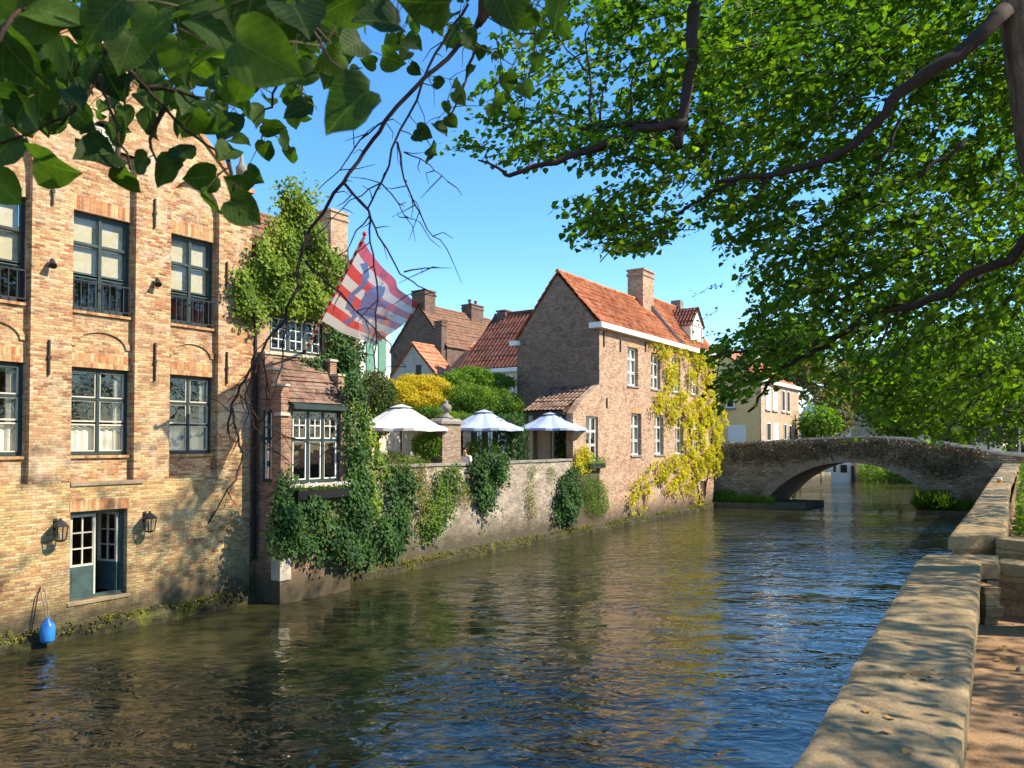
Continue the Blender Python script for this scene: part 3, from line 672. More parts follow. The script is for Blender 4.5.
# water door: one leaf shut, one swung inside
dm = (dU0 + dU1)/2; fr_ = MB(); dv = .14
fr_.box(dU0+.002, dU0+.07, dv, dv+.09, dZ0+.06, dZ1-.002).box(dU1-.07, dU1-.002, dv, dv+.09, dZ0+.06, dZ1-.002).box(dU0+.07, dU1-.07, dv, dv+.09, dZ1-.07, dZ1-.002).box(dU0+.002, dU1-.002, dv-.03, dv+.1, dZ0+.002, dZ0+.06)
door = fr_.build('door', M['teal_paint'], h1)
def leafdoor(nm, hinge, ang):
    Wd = dm - dU0 - .075; H0, H1 = dZ0+.065, dZ1-.075; m1 = MB(); m2 = MB(); m3 = MB()
    zp = H0 + (H1-H0)*.36
    m1.box(0, Wd, 0, .05, H0, zp); m1.box(.05, Wd-.05, -.006, 0, H0+.06, zp-.05)
    m2.box(0, .05, 0, .05, zp, H1).box(Wd-.05, Wd, 0, .05, zp, H1).box(.05, Wd-.05, 0, .05, H1-.05, H1).box(.05, Wd-.05, 0, .05, zp, zp+.04)
    m2.box(Wd/2-.014, Wd/2+.014, .008, .042, zp+.04, H1-.05)
    for k in (1, 2): zz = zp+.04 + (H1-.05-zp-.04)*k/3; m2.box(.05, Wd-.05, .01, .04, zz-.013, zz+.013)
    m2.box(Wd-.03, Wd+.005, -.01, .0, H0, H1)
    m3.quad((.05, .025, zp+.04), (Wd-.05, .025, zp+.04), (Wd-.05, .025, H1-.05), (.05, .025, H1-.05))
    def tr(mb):
        ca, sa = math.cos(ang), math.sin(ang); mb.v = [(hinge[0] + p[0]*ca - p[1]*sa, hinge[1] + p[0]*sa + p[1]*ca, p[2]) for p in mb.v]; return mb
    lo = tr(m1).build(nm, M['teal_paint'], h1); tr(m2).build('sash', M['pale_sash'], lo); tr(m3).build('pane', M['glass'], lo)
leafdoor('door_leaf', (dU0+.072, dv+.02), 0)
leafdoor('door_leaf', (dU1-.075, dv+.06), R(180-72))
MB().box(dU0-.04, dU1+.06, -.03, .05, dZ0-.08, dZ0-.003).build('door_sill', M['arch_stone'], h1, bevel=.012)
MB().prism([(dU0-.02, dZ1+.003), (dU1+.05, dZ1+.003), (dU1+.05, dZ1+.20), ((dU0+dU1)/2, dZ1+.25), (dU0-.02, dZ1+.20)], -.014, .04, 'v').build('lintel', M['brick_soldier'], h1)
# lanterns, floodlights, fender
def lantern(x, y, label):
    u, z = F.px(x, y, -.2); t = thing('wall_lantern', label, 'lantern', (u, -.2, z-.2), F, 'lanterns beside the water door')
    MB().box(u-.02, u+.02, -.2, -.0, z+.17, z+.20).box(u-.04, u+.04, -.02, -.003, z+.02, z+.24).build('bracket', M['iron'], t)
    b = MB(); 
    for sx in (-1, 1):
        for sy in (-1, 1): b.tube([(u+sx*.07, -.2+sy*.07, z-.15), (u+sx*.09, -.2+sy*.09, z+.10)], .012, 5)
    b.lathe((u, -.2, z-.19), [(.03, 0), (.09, .02), (.105, .04)], 8); b.lathe((u, -.2, z+.10), [(.15, 0), (.145, .02), (.10, .07), (.05, .11), (.03, .13), (.02, .16)], 8)
    b.build('lantern_body', M['iron'], t)
    MB().prism([(u-.07, -.27), (u+.07, -.27), (u+.07, -.13), (u-.07, -.13)], z-.14, z+.10, 'z').build('glass', M['glass'], t)
    MB().lathe((u, -.2, z-.13), [(.02, 0), (.02, .1), (.01, .12)], 8).build('bulb', M['pale_stone'], t)
lantern(60.3, 532, 'black iron wall lantern above the blue fender, beside the shut door leaf')
lantern(149.6, 523.5, 'black iron wall lantern beside the open leaf of the water door')
def floodlight(x, y, label):
    u, z = F.px(x, y, -.1); t = thing('floodlight', label, 'floodlight', (u, -.1, z), F, 'small floodlights on the brick piers')
    MB().tube([(u, 0, z-.02), (u, -.07, z-.02), (u, -.10, z+.02)], .014, 6).build('bracket', M['iron'], t)
    MB().tube([(u+.01, -.06, z+.10), (u-.005, -.12, z+.02), (u-.02, -.17, z-.05)], [.03, .055, .075], 10).build('lamp_head', M['iron'], t, smooth=False)
floodlight(52.3, 264, 'small black floodlight on the pier beside the window with tree reflections')
floodlight(157.5, 283, 'small black floodlight on the brick pier above the door lantern')
u, z = F.px(47.5, 634, -.32)
t = thing('boat_fender', 'blue plastic boat fender hanging by a rope just above the water', 'fender', (u, -.32, z-.18), F)
MB().lathe((u, -.32, z-.17), [(.03, 0), (.10, .02), (.125, .07), (.128, .30), (.10, .37), (.05, .42), (.035, .47), (.02, .48)], 16).build('float', M['blue_plastic'], t, smooth=True)
zt = F.px(47, 588)[1]
MB().tube([(u+.02, -.32, z+.3), (u+.03, -.14, zt), (u+.015, -.02, zt+.05)], .012, 6).tube([(u-.02, -.32, z+.29), (u-.03, -.13, zt-.05), (u+.015, -.02, zt+.05)], .012, 6).build('rope', M['rope'], t)

# ------------------------------------------------------------------ ivy-clad house with the bay
uI0, uI1 = uE + .004, F.pu(361); BV = -.85
bL, bR = F.pu(281, BV), F.pu(351, BV); zT = 3.12
def fz(x, y, v=0.0): return F.px(x, y, v)
h2 = thing('ivy_house', 'small brick house under a mass of ivy with a bay window over the canal', 'house', (uI0, 0, 0), F)
V2 = .10
w0, wz1 = fz(270, 313, V2); w1 = fz(323.5, 318, V2)[0]; wz0 = fz(323, 357.5, V2)[1]
zI = fz(236, 300, V2)[1]; uIm = F.pu(297, V2); zIa = fz(297, 192, V2)[1]
wl = MB(); wl.wall(uI0, uI1, -.6, zI, V2, [(w0, w1, wz0, wz1)], .3)
gp_ = [(uI0+.05, zI+.002), (uI1-.05, zI+.002), (uI1-.4, zI+.5), (uIm+.75, zIa-1.6), (uIm+.75, zIa-1.1), (uIm+.32, zIa-1.0), (uIm+.32, zIa-.2), (uIm-.32, zIa-.2), (uIm-.32, zIa-1.0), (uIm-.75, zIa-1.1), (uIm-.75, zIa-1.6), (uI0+.5, zI+.5)]
wl.prism(gp_, V2, V2+.3, 'v'); wl.box(uI0, uI0+.3, V2+.31, 7, -.5, zI); wl.box(uI1-.3, uI1, V2+.31, 7, -.5, zI); wl.box(uI0+.31, uI1-.31, 6.7, 7, -.5, zI)
wl.build('wall', M['brick_ivy_house'], h2)
rf = MB(); zrI = fz(262, 222, 1.0)[1]
for sgn, e in ((-1, uI0-.05), (1, uI1+.05)):
    tiles_plane(rf, (e, V2+.3, zI-.05), (e, 7.1, zI-.05), (uIm, V2+.3, zIa-.9), (uIm, 7.1, zIa-.9))
rf.build('roof', M['tile_red'], h2)
window(h2, w0+.01, w1-.01, wz0+.01, wz1-.01, V2+.05, 'green_paint', 'white_paint', 3, (0, 1), {'all': (2, 3)}, fw=.07, mw=.09, curtain=None, sill=(.12, 'pale_stone'))
# the bay
zb1 = fz(300, 404, BV)[1]; q0, q1 = F.pu(291.5, BV), F.pu(341, BV); bz0 = fz(300, 484, BV)[1]; bz1 = fz(300, 408, BV)[1]
bay = MB(); bay.wall(bL, bR, -.6, zb1, BV, [(q0, q1, bz0, bz1)], .25)
sv0, sv1 = BV + .32, BV + .68
MB().quad((bL+.21, V2-.03, bz0-.1), (bR-.21, V2-.03, bz0-.1), (bR-.21, V2-.03, bz1+.1), (bL+.21, V2-.03, bz1+.1)).build('bay_dark_panel', M['dark_room'], h2)  # dark sheet covers the sunlit wall and stands for an unlit room
bay.box(bL, bL+.2, BV+.252, sv0, -.6, zb1).box(bL, bL+.2, sv1, V2, -.6, zb1).box(bL, bL+.2, sv0, sv1, -.6, bz0+.05).box(bL, bL+.2, sv0, sv1, bz1-.05, zb1)
bay.box(bR-.2, bR, BV+.252, V2, -.6, zb1)
zr_ = fz(300, 357, V2)[1]
# stepped shoulders either side of the little roof
for ua, ub in ((bL-.02, bL+.2), (bR-.2, bR+.02)):
    for k in range(3):
        a = BV - .02 + (V2-BV)*k/3.2; bay.box(ua, ub, a + (.0 if k == 0 else .0), V2-.002, zb1+.003 + (zr_-zb1)*(k)/3.2 + (.003 if k else 0), zb1 + (zr_-zb1)*(k+1)/3.2)
bo = bay.build('bay', M['brick_bay'], h2)
for ua, ub in ((bL-.05, bL+.23), (bR-.23, bR+.05)):
    for k in range(3):
        a = BV - .05 + (V2-BV)*k/3.2; zz = zb1 + (zr_-zb1)*(k+1)/3.2; MB().box(ua, ub, a, a + .36, zz + .003, zz + .065).build('step_stone', M['pale_stone'], bo, bevel=.008)
    MB().box(ua, ub, BV-.05, BV+.2, zb1-.30, zb1-.22).build('step_stone', M['pale_stone'], bo, bevel=.008)
MB().box(bL-.03, bL+.3, BV-.03, BV+.3, .55, 1.05).build('corner_stone', M['pale_stone'], bo, bevel=.01)
rf = MB(); tiles_plane(rf, (bL+.2, BV-.06, zb1+.02), (bR-.2, BV-.06, zb1+.02), (bL+.2, V2-.01, zr_-.02), (bR-.2, V2-.01, zr_-.02), .16, .12, .004, 4, .02)
rf.build('bay_roof', M['tile_brown'], h2)
wb = window(h2, q0+.01, q1-.01, bz0+.01, bz1-.01, BV+.06, 'green_paint', 'white_paint', 3, (0, .59, 1), {(0, 1): (2, 2), (1, 1): (2, 2), (2, 1): (2, 2)}, fw=.075, mw=.075, sash=.035)
MB().prism([(BV-.16, bz1-.03), (BV+.05, bz1-.03), (BV+.05, bz1+.14), (BV-.02, bz1+.14), (BV-.16, bz1+.06)], q0-.05, q1+.05, 'u').build('hood', M['green_paint'], h2)
sw = MB(); sw.box(bL+.03, bL+.10, sv0+.002, sv0+.06, bz0+.06, bz1-.06).box(bL+.03, bL+.10, sv1-.06, sv1-.002, bz0+.06, bz1-.06).box(bL+.03, bL+.10, sv0+.06, sv1-.06, bz1-.13, bz1-.06).box(bL+.03, bL+.10, sv0+.06, sv1-.06, bz0+.06, bz0+.13).box(bL+.035, bL+.095, sv0+.06, sv1-.06, (bz0+bz1)/2+.15, (bz0+bz1)/2+.21)
so = sw.build('window', M['green_paint'], h2)
MB().box(bL+.04, bL+.06, sv0+.06, sv0+.1, bz0+.13, bz1-.13).box(bL+.04, bL+.06, sv1-.1, sv1-.06, bz0+.13, bz1-.13).build('sash', M['white_paint'], so)
MB().quad((bL+.065, sv0+.06, bz0+.13), (bL+.065, sv1-.06, bz0+.13), (bL+.065, sv1-.06, bz1-.13), (bL+.065, sv0+.06, bz1-.13)).build('pane', M['glass'], so)
MB().box(q0-.12, q1+.12, BV-.10, BV+.03, bz0-.10, bz0-.003).build('bay_sill', M['pale_stone'], h2, bevel=.012)
MB().tube([(uE+.09, -.05, 1.0), (uE+.09, -.05, zI-.2)], .045, 8).tube([(uE+.09, -.05, zI-.22), (uE+.09, .05, zI+.0)], .05, 8).build('dark_corner_tube', M['twig_dark'], h2)  # dark tube standing in for the dark upright band between the houses
# window box with white flowers
wbx = thing('window_box', 'black window box with small white flowers under the bay window', 'window box', ((q0+q1)/2, BV-.2, bz0-.3), F)
MB().prism([(BV-.30, bz0-.14), (BV-.11, bz0-.14), (BV-.11, bz0-.36), (BV-.27, bz0-.36)], q0-.02, q1+.08, 'u').build('trough', M['black_paint'], wbx)
n = 420; P = np.stack([rng.uniform(q0, q1+.06, n), rng.uniform(BV-.32, BV-.12, n), bz0-.14 + rng.uniform(-.01, .10, n)], 1)
leaves('foliage', P, rvec(n) + np.array([[0, -.4, .8]]), rvec(n), rng.uniform(.03, .06, n), M['leaf_mid'], 'diamond', wbx)
n = 170; P = np.stack([rng.uniform(q0, q1+.06, n), rng.uniform(BV-.33, BV-.14, n), bz0-.08 + rng.uniform(0, .10, n)], 1)
leaves('blossoms', P, rvec(n)*.4 + np.array([[0, -.6, .8]]), rvec(n), rng.uniform(.025, .045, n), M['white_petals'], 'diamond', wbx)
# ivy
def fp(pts, v=0.0): return [F.px(x, y, v) for x, y in pts]
iv = thing('house_ivy', 'sunlit green ivy covering the gable of the small brick house', 'ivy', (uIm, V2, zI), F)
gab = fp([(273,189),(292,183),(312,190),(313,206),(308,222),(314,240),(326,250),(341,262),(338,282),(333,300),(334,312),(330,318),(300,316),(268,312),(252,322),(240,326),(234,314),(226,284),(240,268),(252,250),(262,232),(272,212)], V2)
ivy(iv, 'leaves', [gab, gab], V2-.02, .42, 620, .085, M['leaf_ivy'])
iv2 = thing('shaded_ivy', 'dark green ivy hanging beside and below the upper casement window', 'ivy', (uI1, V2, zI-2), F)
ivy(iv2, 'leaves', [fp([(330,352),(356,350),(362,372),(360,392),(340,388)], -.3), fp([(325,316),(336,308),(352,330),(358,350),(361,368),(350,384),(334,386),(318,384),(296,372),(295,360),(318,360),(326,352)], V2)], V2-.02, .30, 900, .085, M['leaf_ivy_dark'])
iv3 = thing('bay_creeper', 'deep green creeper climbing from the canal wall around the bay window', 'creeper', (bR, BV, .3), F)
ivy(iv3, 'leaves', [fp([(282,468),(288,490),(345,498),(346,480),(362,470),(364,500),(366,552),(350,566),(335,560),(300,552),(285,556),(266,545),(270,520),(276,500),(278,480)], BV),
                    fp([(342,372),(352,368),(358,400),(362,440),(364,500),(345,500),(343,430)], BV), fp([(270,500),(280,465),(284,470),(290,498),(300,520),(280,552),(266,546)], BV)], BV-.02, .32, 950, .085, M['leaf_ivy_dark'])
iv4 = thing('corner_creeper', 'bright leafy creeper on the corner between bay window and garden wall', 'creeper', (bR+.3, -.3, 1.5), F)
ivy(iv4, 'leaves', [fp([(346,400),(358,395),(366,420),(374,448),(380,470),(376,500),(368,520),(360,500),(350,478),(348,440)], -.35)], -.3, .35, 900, .085, M['leaf_ivy'])
iv4b = ivy(iv4, 'side_leaves', [fp([(352,500),(374,490),(384,520),(378,556),(362,566),(352,552)], -.2)], -.12, .35, 700, .085, M['leaf_ivy_dark'])
# flag pole and flag
pb = np.array([*[F.px(304, 352, V2)[0]], V2-.02, F.px(304, 352, V2)[1]]); ptop = np.array(F.loc(at(364.5, 236, 15.6)))
fp_ = thing('flagpole', 'red and white striped flagpole leaning out from the ivy-clad house', 'flagpole', tuple(pb), F)
ns = 30; pm = MB().tube([pb + (ptop-pb)*k/ns for k in range(ns+1)], .034, 8); po = pm.build('pole', M['red_paint'], fp_)
po.data.materials.append(M['white_paint'])
for i_, p_ in enumerate(po.data.polygons): p_.material_index = (i_ // 8) % 2 if i_ < ns*8 else 0
MB().lathe(tuple(ptop), [(.02, 0), (.045, .03), (.045, .06), (.01, .1)], 10).build('finial', M['red_paint'], fp_)
MB().tube([pb + np.array([0, .06, -.06]), pb + (ptop-pb)*.02], .045, 8).build('holder', M['iron'], fp_)
# flag cloth: hangs from the upper part of the pole; barry of white and red with a blue lion
def flag():
    t = NT('flag_cloth'); uv = t.n('ShaderNodeSeparateXYZ', {0: t.coord('UV')}); s = uv.outputs[1]
    band = t.math('LESS_THAN', t.math('FRACT', t.math('MULTIPLY', s, 4.0)), .5)
    return t, band
t, band = flag(); col = t.mix(band, (.42, .38, .36), (.42, .045, .05))  # shade on the flag is put into these lowered stripe colours
at_ = t.n('ShaderNodeAttribute', attribute_name='lion').outputs['Fac']
col = t.mix(t.math('GREATER_THAN', at_, .5), col, (.09, .10, .22))
d = t.n('ShaderNodeBsdfDiffuse', {'Color': col}); tr = t.n('ShaderNodeBsdfTranslucent', {'Color': col})
mx = t.n('ShaderNodeMixShader', {0: .6, 1: d.outputs[0], 2: tr.outputs[0]}); tp_ = t.n('ShaderNodeBsdfTransparent'); mx2 = t.n('ShaderNodeMixShader', {0: .10, 1: mx.outputs[0], 2: tp_.outputs[0]}); t.t.links.new(mx2.outputs[0], t.out.inputs[0]); M['flag'] = t.m
lion = [[(.33,.62),(.40,.78),(.50,.84),(.58,.78),(.60,.70),(.70,.74),(.72,.68),(.62,.60),(.64,.50),(.76,.46),(.78,.38),(.66,.40),(.60,.36),(.66,.22),(.76,.16),(.64,.14),(.54,.30),(.48,.32),(.42,.16),(.30,.12),(.38,.24),(.40,.40),(.34,.50)],
        [(.22,.30),(.18,.48),(.24,.66),(.20,.78),(.12,.82),(.18,.90),(.28,.80),(.30,.66),(.24,.50),(.28,.36),(.40,.34),(.38,.28)]]
NU, NV = 90, 90; fo = thing('flag', 'translucent red and white striped flag with a blue lion, hanging on the leaning pole', 'flag', tuple(ptop), F)
A = ptop + (pb-ptop)*.02; Bq = ptop + (pb-ptop)*.68
C_ = np.array(F.loc(at(420, 303, 16.3))); D_ = np.array(F.loc(at(383, 347, 16.6)))
vs = np.zeros(((NU+1)*(NV+1), 3)); uv = np.zeros(((NU+1)*(NV+1), 2)); ln = np.zeros((NU+1)*(NV+1))
for j in range(NV+1):
    for i in range(NU+1):
        s, tt = i/NU, j/NV         # s along the fly, tt down the hoist
        p = (A*(1-tt) + Bq*tt)*(1-s) + (C_*(1-tt) + D_*tt)*s
        wv = .15*math.sin(s*10 + tt*4.2)*s**.6 + .08*math.sin(s*21 + tt*6)*s
        p = p + np.array([.25, .9, .15])*(wv+.10*s**.5) + np.array([0, 0, -.12*math.sin(math.pi*s)*(1-.5*tt)])
        vs[j*(NU+1)+i] = p; uv[j*(NU+1)+i] = (s, tt)
x = uv[:, 0]; y = 1 - uv[:, 1]
for pl in lion: ln = np.maximum(ln, in_poly(pl, x, y).astype(float))
ii = np.arange(NU*NV); r_, c_ = ii // NU, ii % NU; a = r_*(NU+1)+c_
Lp = np.stack([a, a+1, a+NU+2, a+NU+1], 1).ravel()
flo = np_mesh('cloth', vs - np.array(fo['_b']), np.full(NU*NV, 4), Lp, M['flag'], fo, uv, True)
atr = flo.data.attributes.new('lion', 'FLOAT', 'POINT'); atr.data.foreach_set('value', ln.astype(np.float32))

# ------------------------------------------------------------------ garden terrace and its wall
uA0 = F.pu(573); uH0 = F.pu(599.5); uH1 = F.pu(713.5); TG = 2.15
tw = thing('terrace_wall', 'weathered whitewashed retaining wall holding the garden terrace above the canal', 'retaining wall', (uI1, 0, 0), F)
MB().wall(uI1+.003, uA0, -.6, zT-.09, 0, [], .42).build('masonry', M['brick_terrace'], tw)
cpm = MB(); u = uI1 + .01; k = 0
while u < uA0 - .2:
    L = rnd.uniform(.75, 1.15); dz = rnd.uniform(-.012, .012); cpm.box(u, min(u+L-.012, uA0-.005), -.05+rnd.uniform(-.01,.01), .47, zT-.087+dz, zT+dz); u += L
cpm.build('coping', M['grey_stone'], tw, bevel=.015)
MB().box(uI1, uA0+6, .425, 14, 1.9, TG).build('terrace_floor', M['plaster_grey'], frame=F, kind='structure')
def wall_plant(label, polys, v, thick, dens, size, m, name='wall_plant', kind='ivy'):
    pl = [fp(p) for p in polys]; c = np.mean(np.array(pl[0]), 0)
    t = thing(name, label, 'plant', (c[0], v, c[1]), F); ivy(t, 'leaves', pl, v-.01, thick, dens, size, M[m], kind=kind, gap=-.2); return t
wall_plant('broad green creeper clump draping the terrace wall nearest the bay window', [[(383,470),(408,466),(412,500),(408,530),(398,545),(388,530),(384,500)], [(375,520),(400,510),(402,545),(388,560),(370,555)]], 0, .3, 756, .085, 'leaf_ivy_dark')
wall_plant('mossy brown and green tuft hanging from the coping between the terrace creepers', [[(382,463),(424,463),(428,480),(424,520),(416,540),(412,500),(404,480),(384,478)]], 0, .2, 936, .06, 'leaf_moss', kind='diamond')
wall_plant('light green creeper hanging on the terrace wall below the stone pier', [[(436,470),(456,466),(460,490),(448,510),(440,524),(428,520),(424,505),(432,490)],[(418,520),(440,515),(436,535),(420,540)]], 0, .28, 774, .075, 'leaf_mid')
wall_plant('small dark tuft growing alone on the terrace wall', [[(459,488),(466,486),(467,500),(460,503)]], 0, .16, 1440, .05, 'leaf_moss', kind='diamond')
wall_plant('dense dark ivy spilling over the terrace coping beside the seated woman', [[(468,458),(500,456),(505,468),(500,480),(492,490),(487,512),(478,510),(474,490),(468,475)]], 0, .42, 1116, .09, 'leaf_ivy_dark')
wall_plant('narrow green plant with a yellow top rooted in the terrace wall', [[(524,482),(532,482),(534,500),(530,520),(526,512)]], 0, .18, 1260, .05, 'leaf_moss', kind='diamond')
wall_plant('tiny leafy sprig just under the terrace coping', [[(527,466),(533,466),(533,478),(528,478)]], 0, .14, 1440, .045, 'leaf_mid', kind='diamond')
wall_plant('thin sprig under the coping close to the pavilion post', [[(547,465),(552,465),(552,477),(548,477)]], 0, .14, 1440, .045, 'leaf_mid', kind='diamond')
wall_plant('tall dark green plant hanging where terrace wall meets the pavilion', [[(560,474),(574,468),(576,490),(572,520),(566,524),(552,518),(553,500)]], 0, .4, 1116, .08, 'leaf_ivy_dark')
wall_plant('mossy plant hanging under the pavilion window box', [[(578,480),(600,478),(606,492),(606,512),(598,516),(588,512),(580,505)]], 0, .22, 936, .065, 'leaf_mid', kind='diamond')
# stone gate pier
def fwv(x, y, v): u, z = F.px(x, y, v); return u, v, z
pu0, pz0 = F.px(440, 463, .6); pu1 = F.px(458.5, 463, .6)[0]; pzt = F.px(450, 424, .6)[1]
pr = thing('gate_pier', 'weathered brick gate pier with a stone cap and urn-shaped finial', 'gate pier', ((pu0+pu1)/2, .8, TG), F)
MB().box(pu0, pu1, .5, 1.0, TG-.1, pzt).build('shaft', M['brick_pier'], pr)
pc = (pu0+pu1)/2
cm = MB(); hw = (pu1-pu0)/2
for z0_, z1_, a, b in ((pzt+.002, pzt+.09, 1.28, 1.3), (pzt+.092, pzt+.18, 1.12, .9)):
    cm.add([(pc-hw*a, .75-.25*a, z0_), (pc+hw*a, .75-.25*a, z0_), (pc+hw*a, .75+.25*a, z0_), (pc-hw*a, .75+.25*a, z0_), (pc-hw*b, .75-.25*b, z1_), (pc+hw*b, .75-.25*b, z1_), (pc+hw*b, .75+.25*b, z1_), (pc-hw*b, .75+.25*b, z1_)],
           [(0,3,2,1),(4,5,6,7),(0,1,5,4),(1,2,6,5),(2,3,7,6),(3,0,4,7)])
cm.build('cap', M['grey_stone'], pr)
MB().lathe((pc, .75, pzt+.18), [(.26, 0), (.2, .08), (.10, .15), (.08, .20), (.11, .23), (.17, .30), (.185, .37), (.16, .44), (.09, .49), (.06, .53), (.075, .57), (.03, .62)], 16).build('finial', M['grey_stone'], pr, smooth=True)
# parasols
def parasol(x, v, yr, yt, xl, xr, label, m):
    uc, zr = F.px(x, yr, v); zt = F.px(x, yt, v)[1]; R_ = (F.px(xr, yr, v)[0] - F.px(xl, yr, v)[0]) / 2 * .78
    t = thing('parasol', label, 'parasol', (uc, v, TG), F, 'white parasols on the garden terrace')
    m1 = MB(); n = 8; rings = [(0.0, zt), (.22, zt-.07*(zt-zr)-.02), (.6, zr + .40*(zt-zr)), (1, zr)]; vs = [(uc, v, zt)]; fs = []
    for r, z in rings[1:]:
        for k in range(n*4):
            th = 2*math.pi*k/(n*4) + .2; sc = .93 + .07*abs(math.cos(th*n/2 - .1*n)); dz = -.03*(1-abs(math.cos((th-.2)*n/2)))*r
            vs.append((uc + R_*r*sc*math.cos(th), v + R_*r*sc*math.sin(th), z + dz))
    q = n*4
    for k in range(q): fs.append((0, 1+k, 1+(k+1) % q))
    for j in range(2):
        for k in range(q): fs.append((1+j*q+k, 1+(j+1)*q+k, 1+(j+1)*q+(k+1) % q, 1+j*q+(k+1) % q))
    base = 1+2*q; m_ = len(vs)
    for k in range(q): x_, y_, z_ = vs[base+k]; vs.append((x_, y_, z_-.09))
    for k in range(q): fs.append((base+k, m_+k, m_+(k+1) % q, base+(k+1) % q))
    m1.add(vs, fs).build('canopy', M[m], t, smooth=False)
    MB().add([(uc, v, zt+.10)] + [(uc + R_*.24*math.cos(2*math.pi*k/16), v + R_*.24*math.sin(2*math.pi*k/16), zt-.02) for k in range(16)], [(0, 1+k, 1+(k+1) % 16) for k in range(16)]).build('vent', M[m], t)
    MB().tube([(uc, v, TG), (uc, v, zt+.02)], .028, 8).lathe((uc, v, zt+.05), [(.02, 0), (.035, .05), (.01, .12)], 8).build('pole', M['wood_dark'], t)
    for k in range(n):
        th = 2*math.pi*k/n + .2
        MB().tube([(uc, v, zt-.06), (uc + R_*.95*math.cos(th), v + R_*.95*math.sin(th), zr-.035)], .013, 5).build('rib', M['wood_dark'], t)
    MB().lathe((uc, v, TG), [(.3, 0), (.3, .06), (.06, .09), (.05, .3)], 14).build('base', M['iron'], t)
parasol(401, 1.9, 428.5, 407, 363, 449, 'white parasol closest to the bay window, its top in full sun', 'canvas')
parasol(484, 1.7, 428.5, 412, 456, 518, 'white parasol with blue shade in its colour, right behind the seated woman', 'canvas_shade')
parasol(551, 1.0, 428.5, 414, 527, 576, 'white parasol with blue shade in its colour, in front of the curtained pavilion', 'canvas_shade')
# clipped trees, hedges and shrubs on the terrace
def garden_bush(name, label, cat, blobs, m, size, dens, v0=None, kind='diamond', lumps=.2, stems=True, shell=.6, group=None):
    """blobs: (x, y, v, half width px, half height px)"""
    bl = []
    for x, y, v, hx, hy in blobs:
        u, z = F.px(x, y, v); r = (F.px(x+hx, y, v)[0] - u) * .8; h = F.px(x, y-hy, v)[1] - z
        bl.append(((u, v, z), (r, max(r, .2)*.95, h)))
    b0 = bl[0]; t = thing(name, label, cat, (b0[0][0], b0[0][1], TG), F, group)
    bush(t, 'foliage', bl, dens, size, M[m], kind, lumps, shell=shell)
    if stems:
        s = MB()
        for c, r in bl:
            for k in range(3):
                s.tube([(c[0]+rnd.uniform(-.05,.05), c[1], TG), (c[0]+rnd.uniform(-.3,.3)*r[0], c[1]+rnd.uniform(-.3,.3)*r[1], c[2]), (c[0]+rnd.uniform(-.5,.5)*r[0], c[1]+rnd.uniform(-.5,.5)*r[1], c[2]+.5*r[2])], [.04, .025, .01], 6)
        s.build('stem', M['bark'], t)
    return t
garden_bush('clipped_tree', 'grey green clipped dome tree beside the white house wall', 'tree', [(374, 405, 4.0, 21, 34)], 'leaf_box', .075, 1900, lumps=.08, shell=.3)
garden_bush('ball_topiary', 'bright green ball-shaped shrub beside the gate pier', 'shrub', [(427, 445, .95, 12.5, 13)], 'leaf_fresh', .075, 900, lumps=.15)
garden_bush('hedge', 'dark green clipped hedge behind the terrace coping, under the sunlit parasol', 'hedge', [(388, 458, 1.0, 10, 8), (396, 458, 1.0, 9, 7), (380, 459, 1.0, 8, 7)], 'leaf_box', .045, 700, lumps=.08, stems=False)
garden_bush('hedge', 'low bright hedge between the parasol pole and the ball-shaped shrub', 'hedge', [(408, 460, 1.0, 7, 4), (416, 460.5, 1.0, 7, 4), (424, 461, 1.0, 7, 4)], 'leaf_fresh', .045, 700, lumps=.08, stems=False)
garden_bush('golden_shrub', 'tall golden yellow shrub behind the sunlit parasol', 'shrub', [(420, 388, 5.0, 25, 13), (402, 394, 4.8, 14, 12), (436, 391, 5.0, 14, 11), (415, 400, 4.8, 26, 11)], 'leaf_gold', .075, 1000, lumps=.25)
ct = garden_bush('garden_tree', 'spreading green garden tree arching over the gate pier', 'tree', [(462, 402, 4.0, 27, 18), (428, 415, 3.8, 20, 9), (492, 404, 4.0, 22, 16), (500, 414, 4.0, 18, 10), (448, 420, 3.6, 24, 8)], 'leaf_mid', .10, 480, lumps=.3, stems=False)
u_, z_ = F.px(462, 450, 3.0)
MB().tube([(u_-.1, 3.0, TG), (u_, 3.1, z_+.2), (u_+.4, 3.4, z_+.9), (u_+1.0, 4.0, z_+1.5), (u_+1.4, 4.4, z_+2.2)], [.13, .12, .10, .08, .03], 8).tube([(u_+.3, 3.3, z_+.8), (u_-.6, 3.8, z_+1.5), (u_-1.4, 4.2, z_+2.0)], [.08, .06, .02], 7).build('trunk', M['bark'], ct)
garden_bush('fresh_shrub', 'yellow green leafy crown topping the garden tree in full sun', 'shrub', [(455, 382, 5.0, 14, 10), (472, 378, 5.0, 16, 11), (495, 382, 5.0, 15, 8)], 'leaf_fresh', .10, 560, lumps=.3)
garden_bush('flowering_shrub', 'small yellow green shrub behind the seated woman', 'shrub', [(483, 449, 2.4, 12, 13), (474, 452, 2.3, 10, 10)], 'leaf_fresh', .07, 420, lumps=.3)
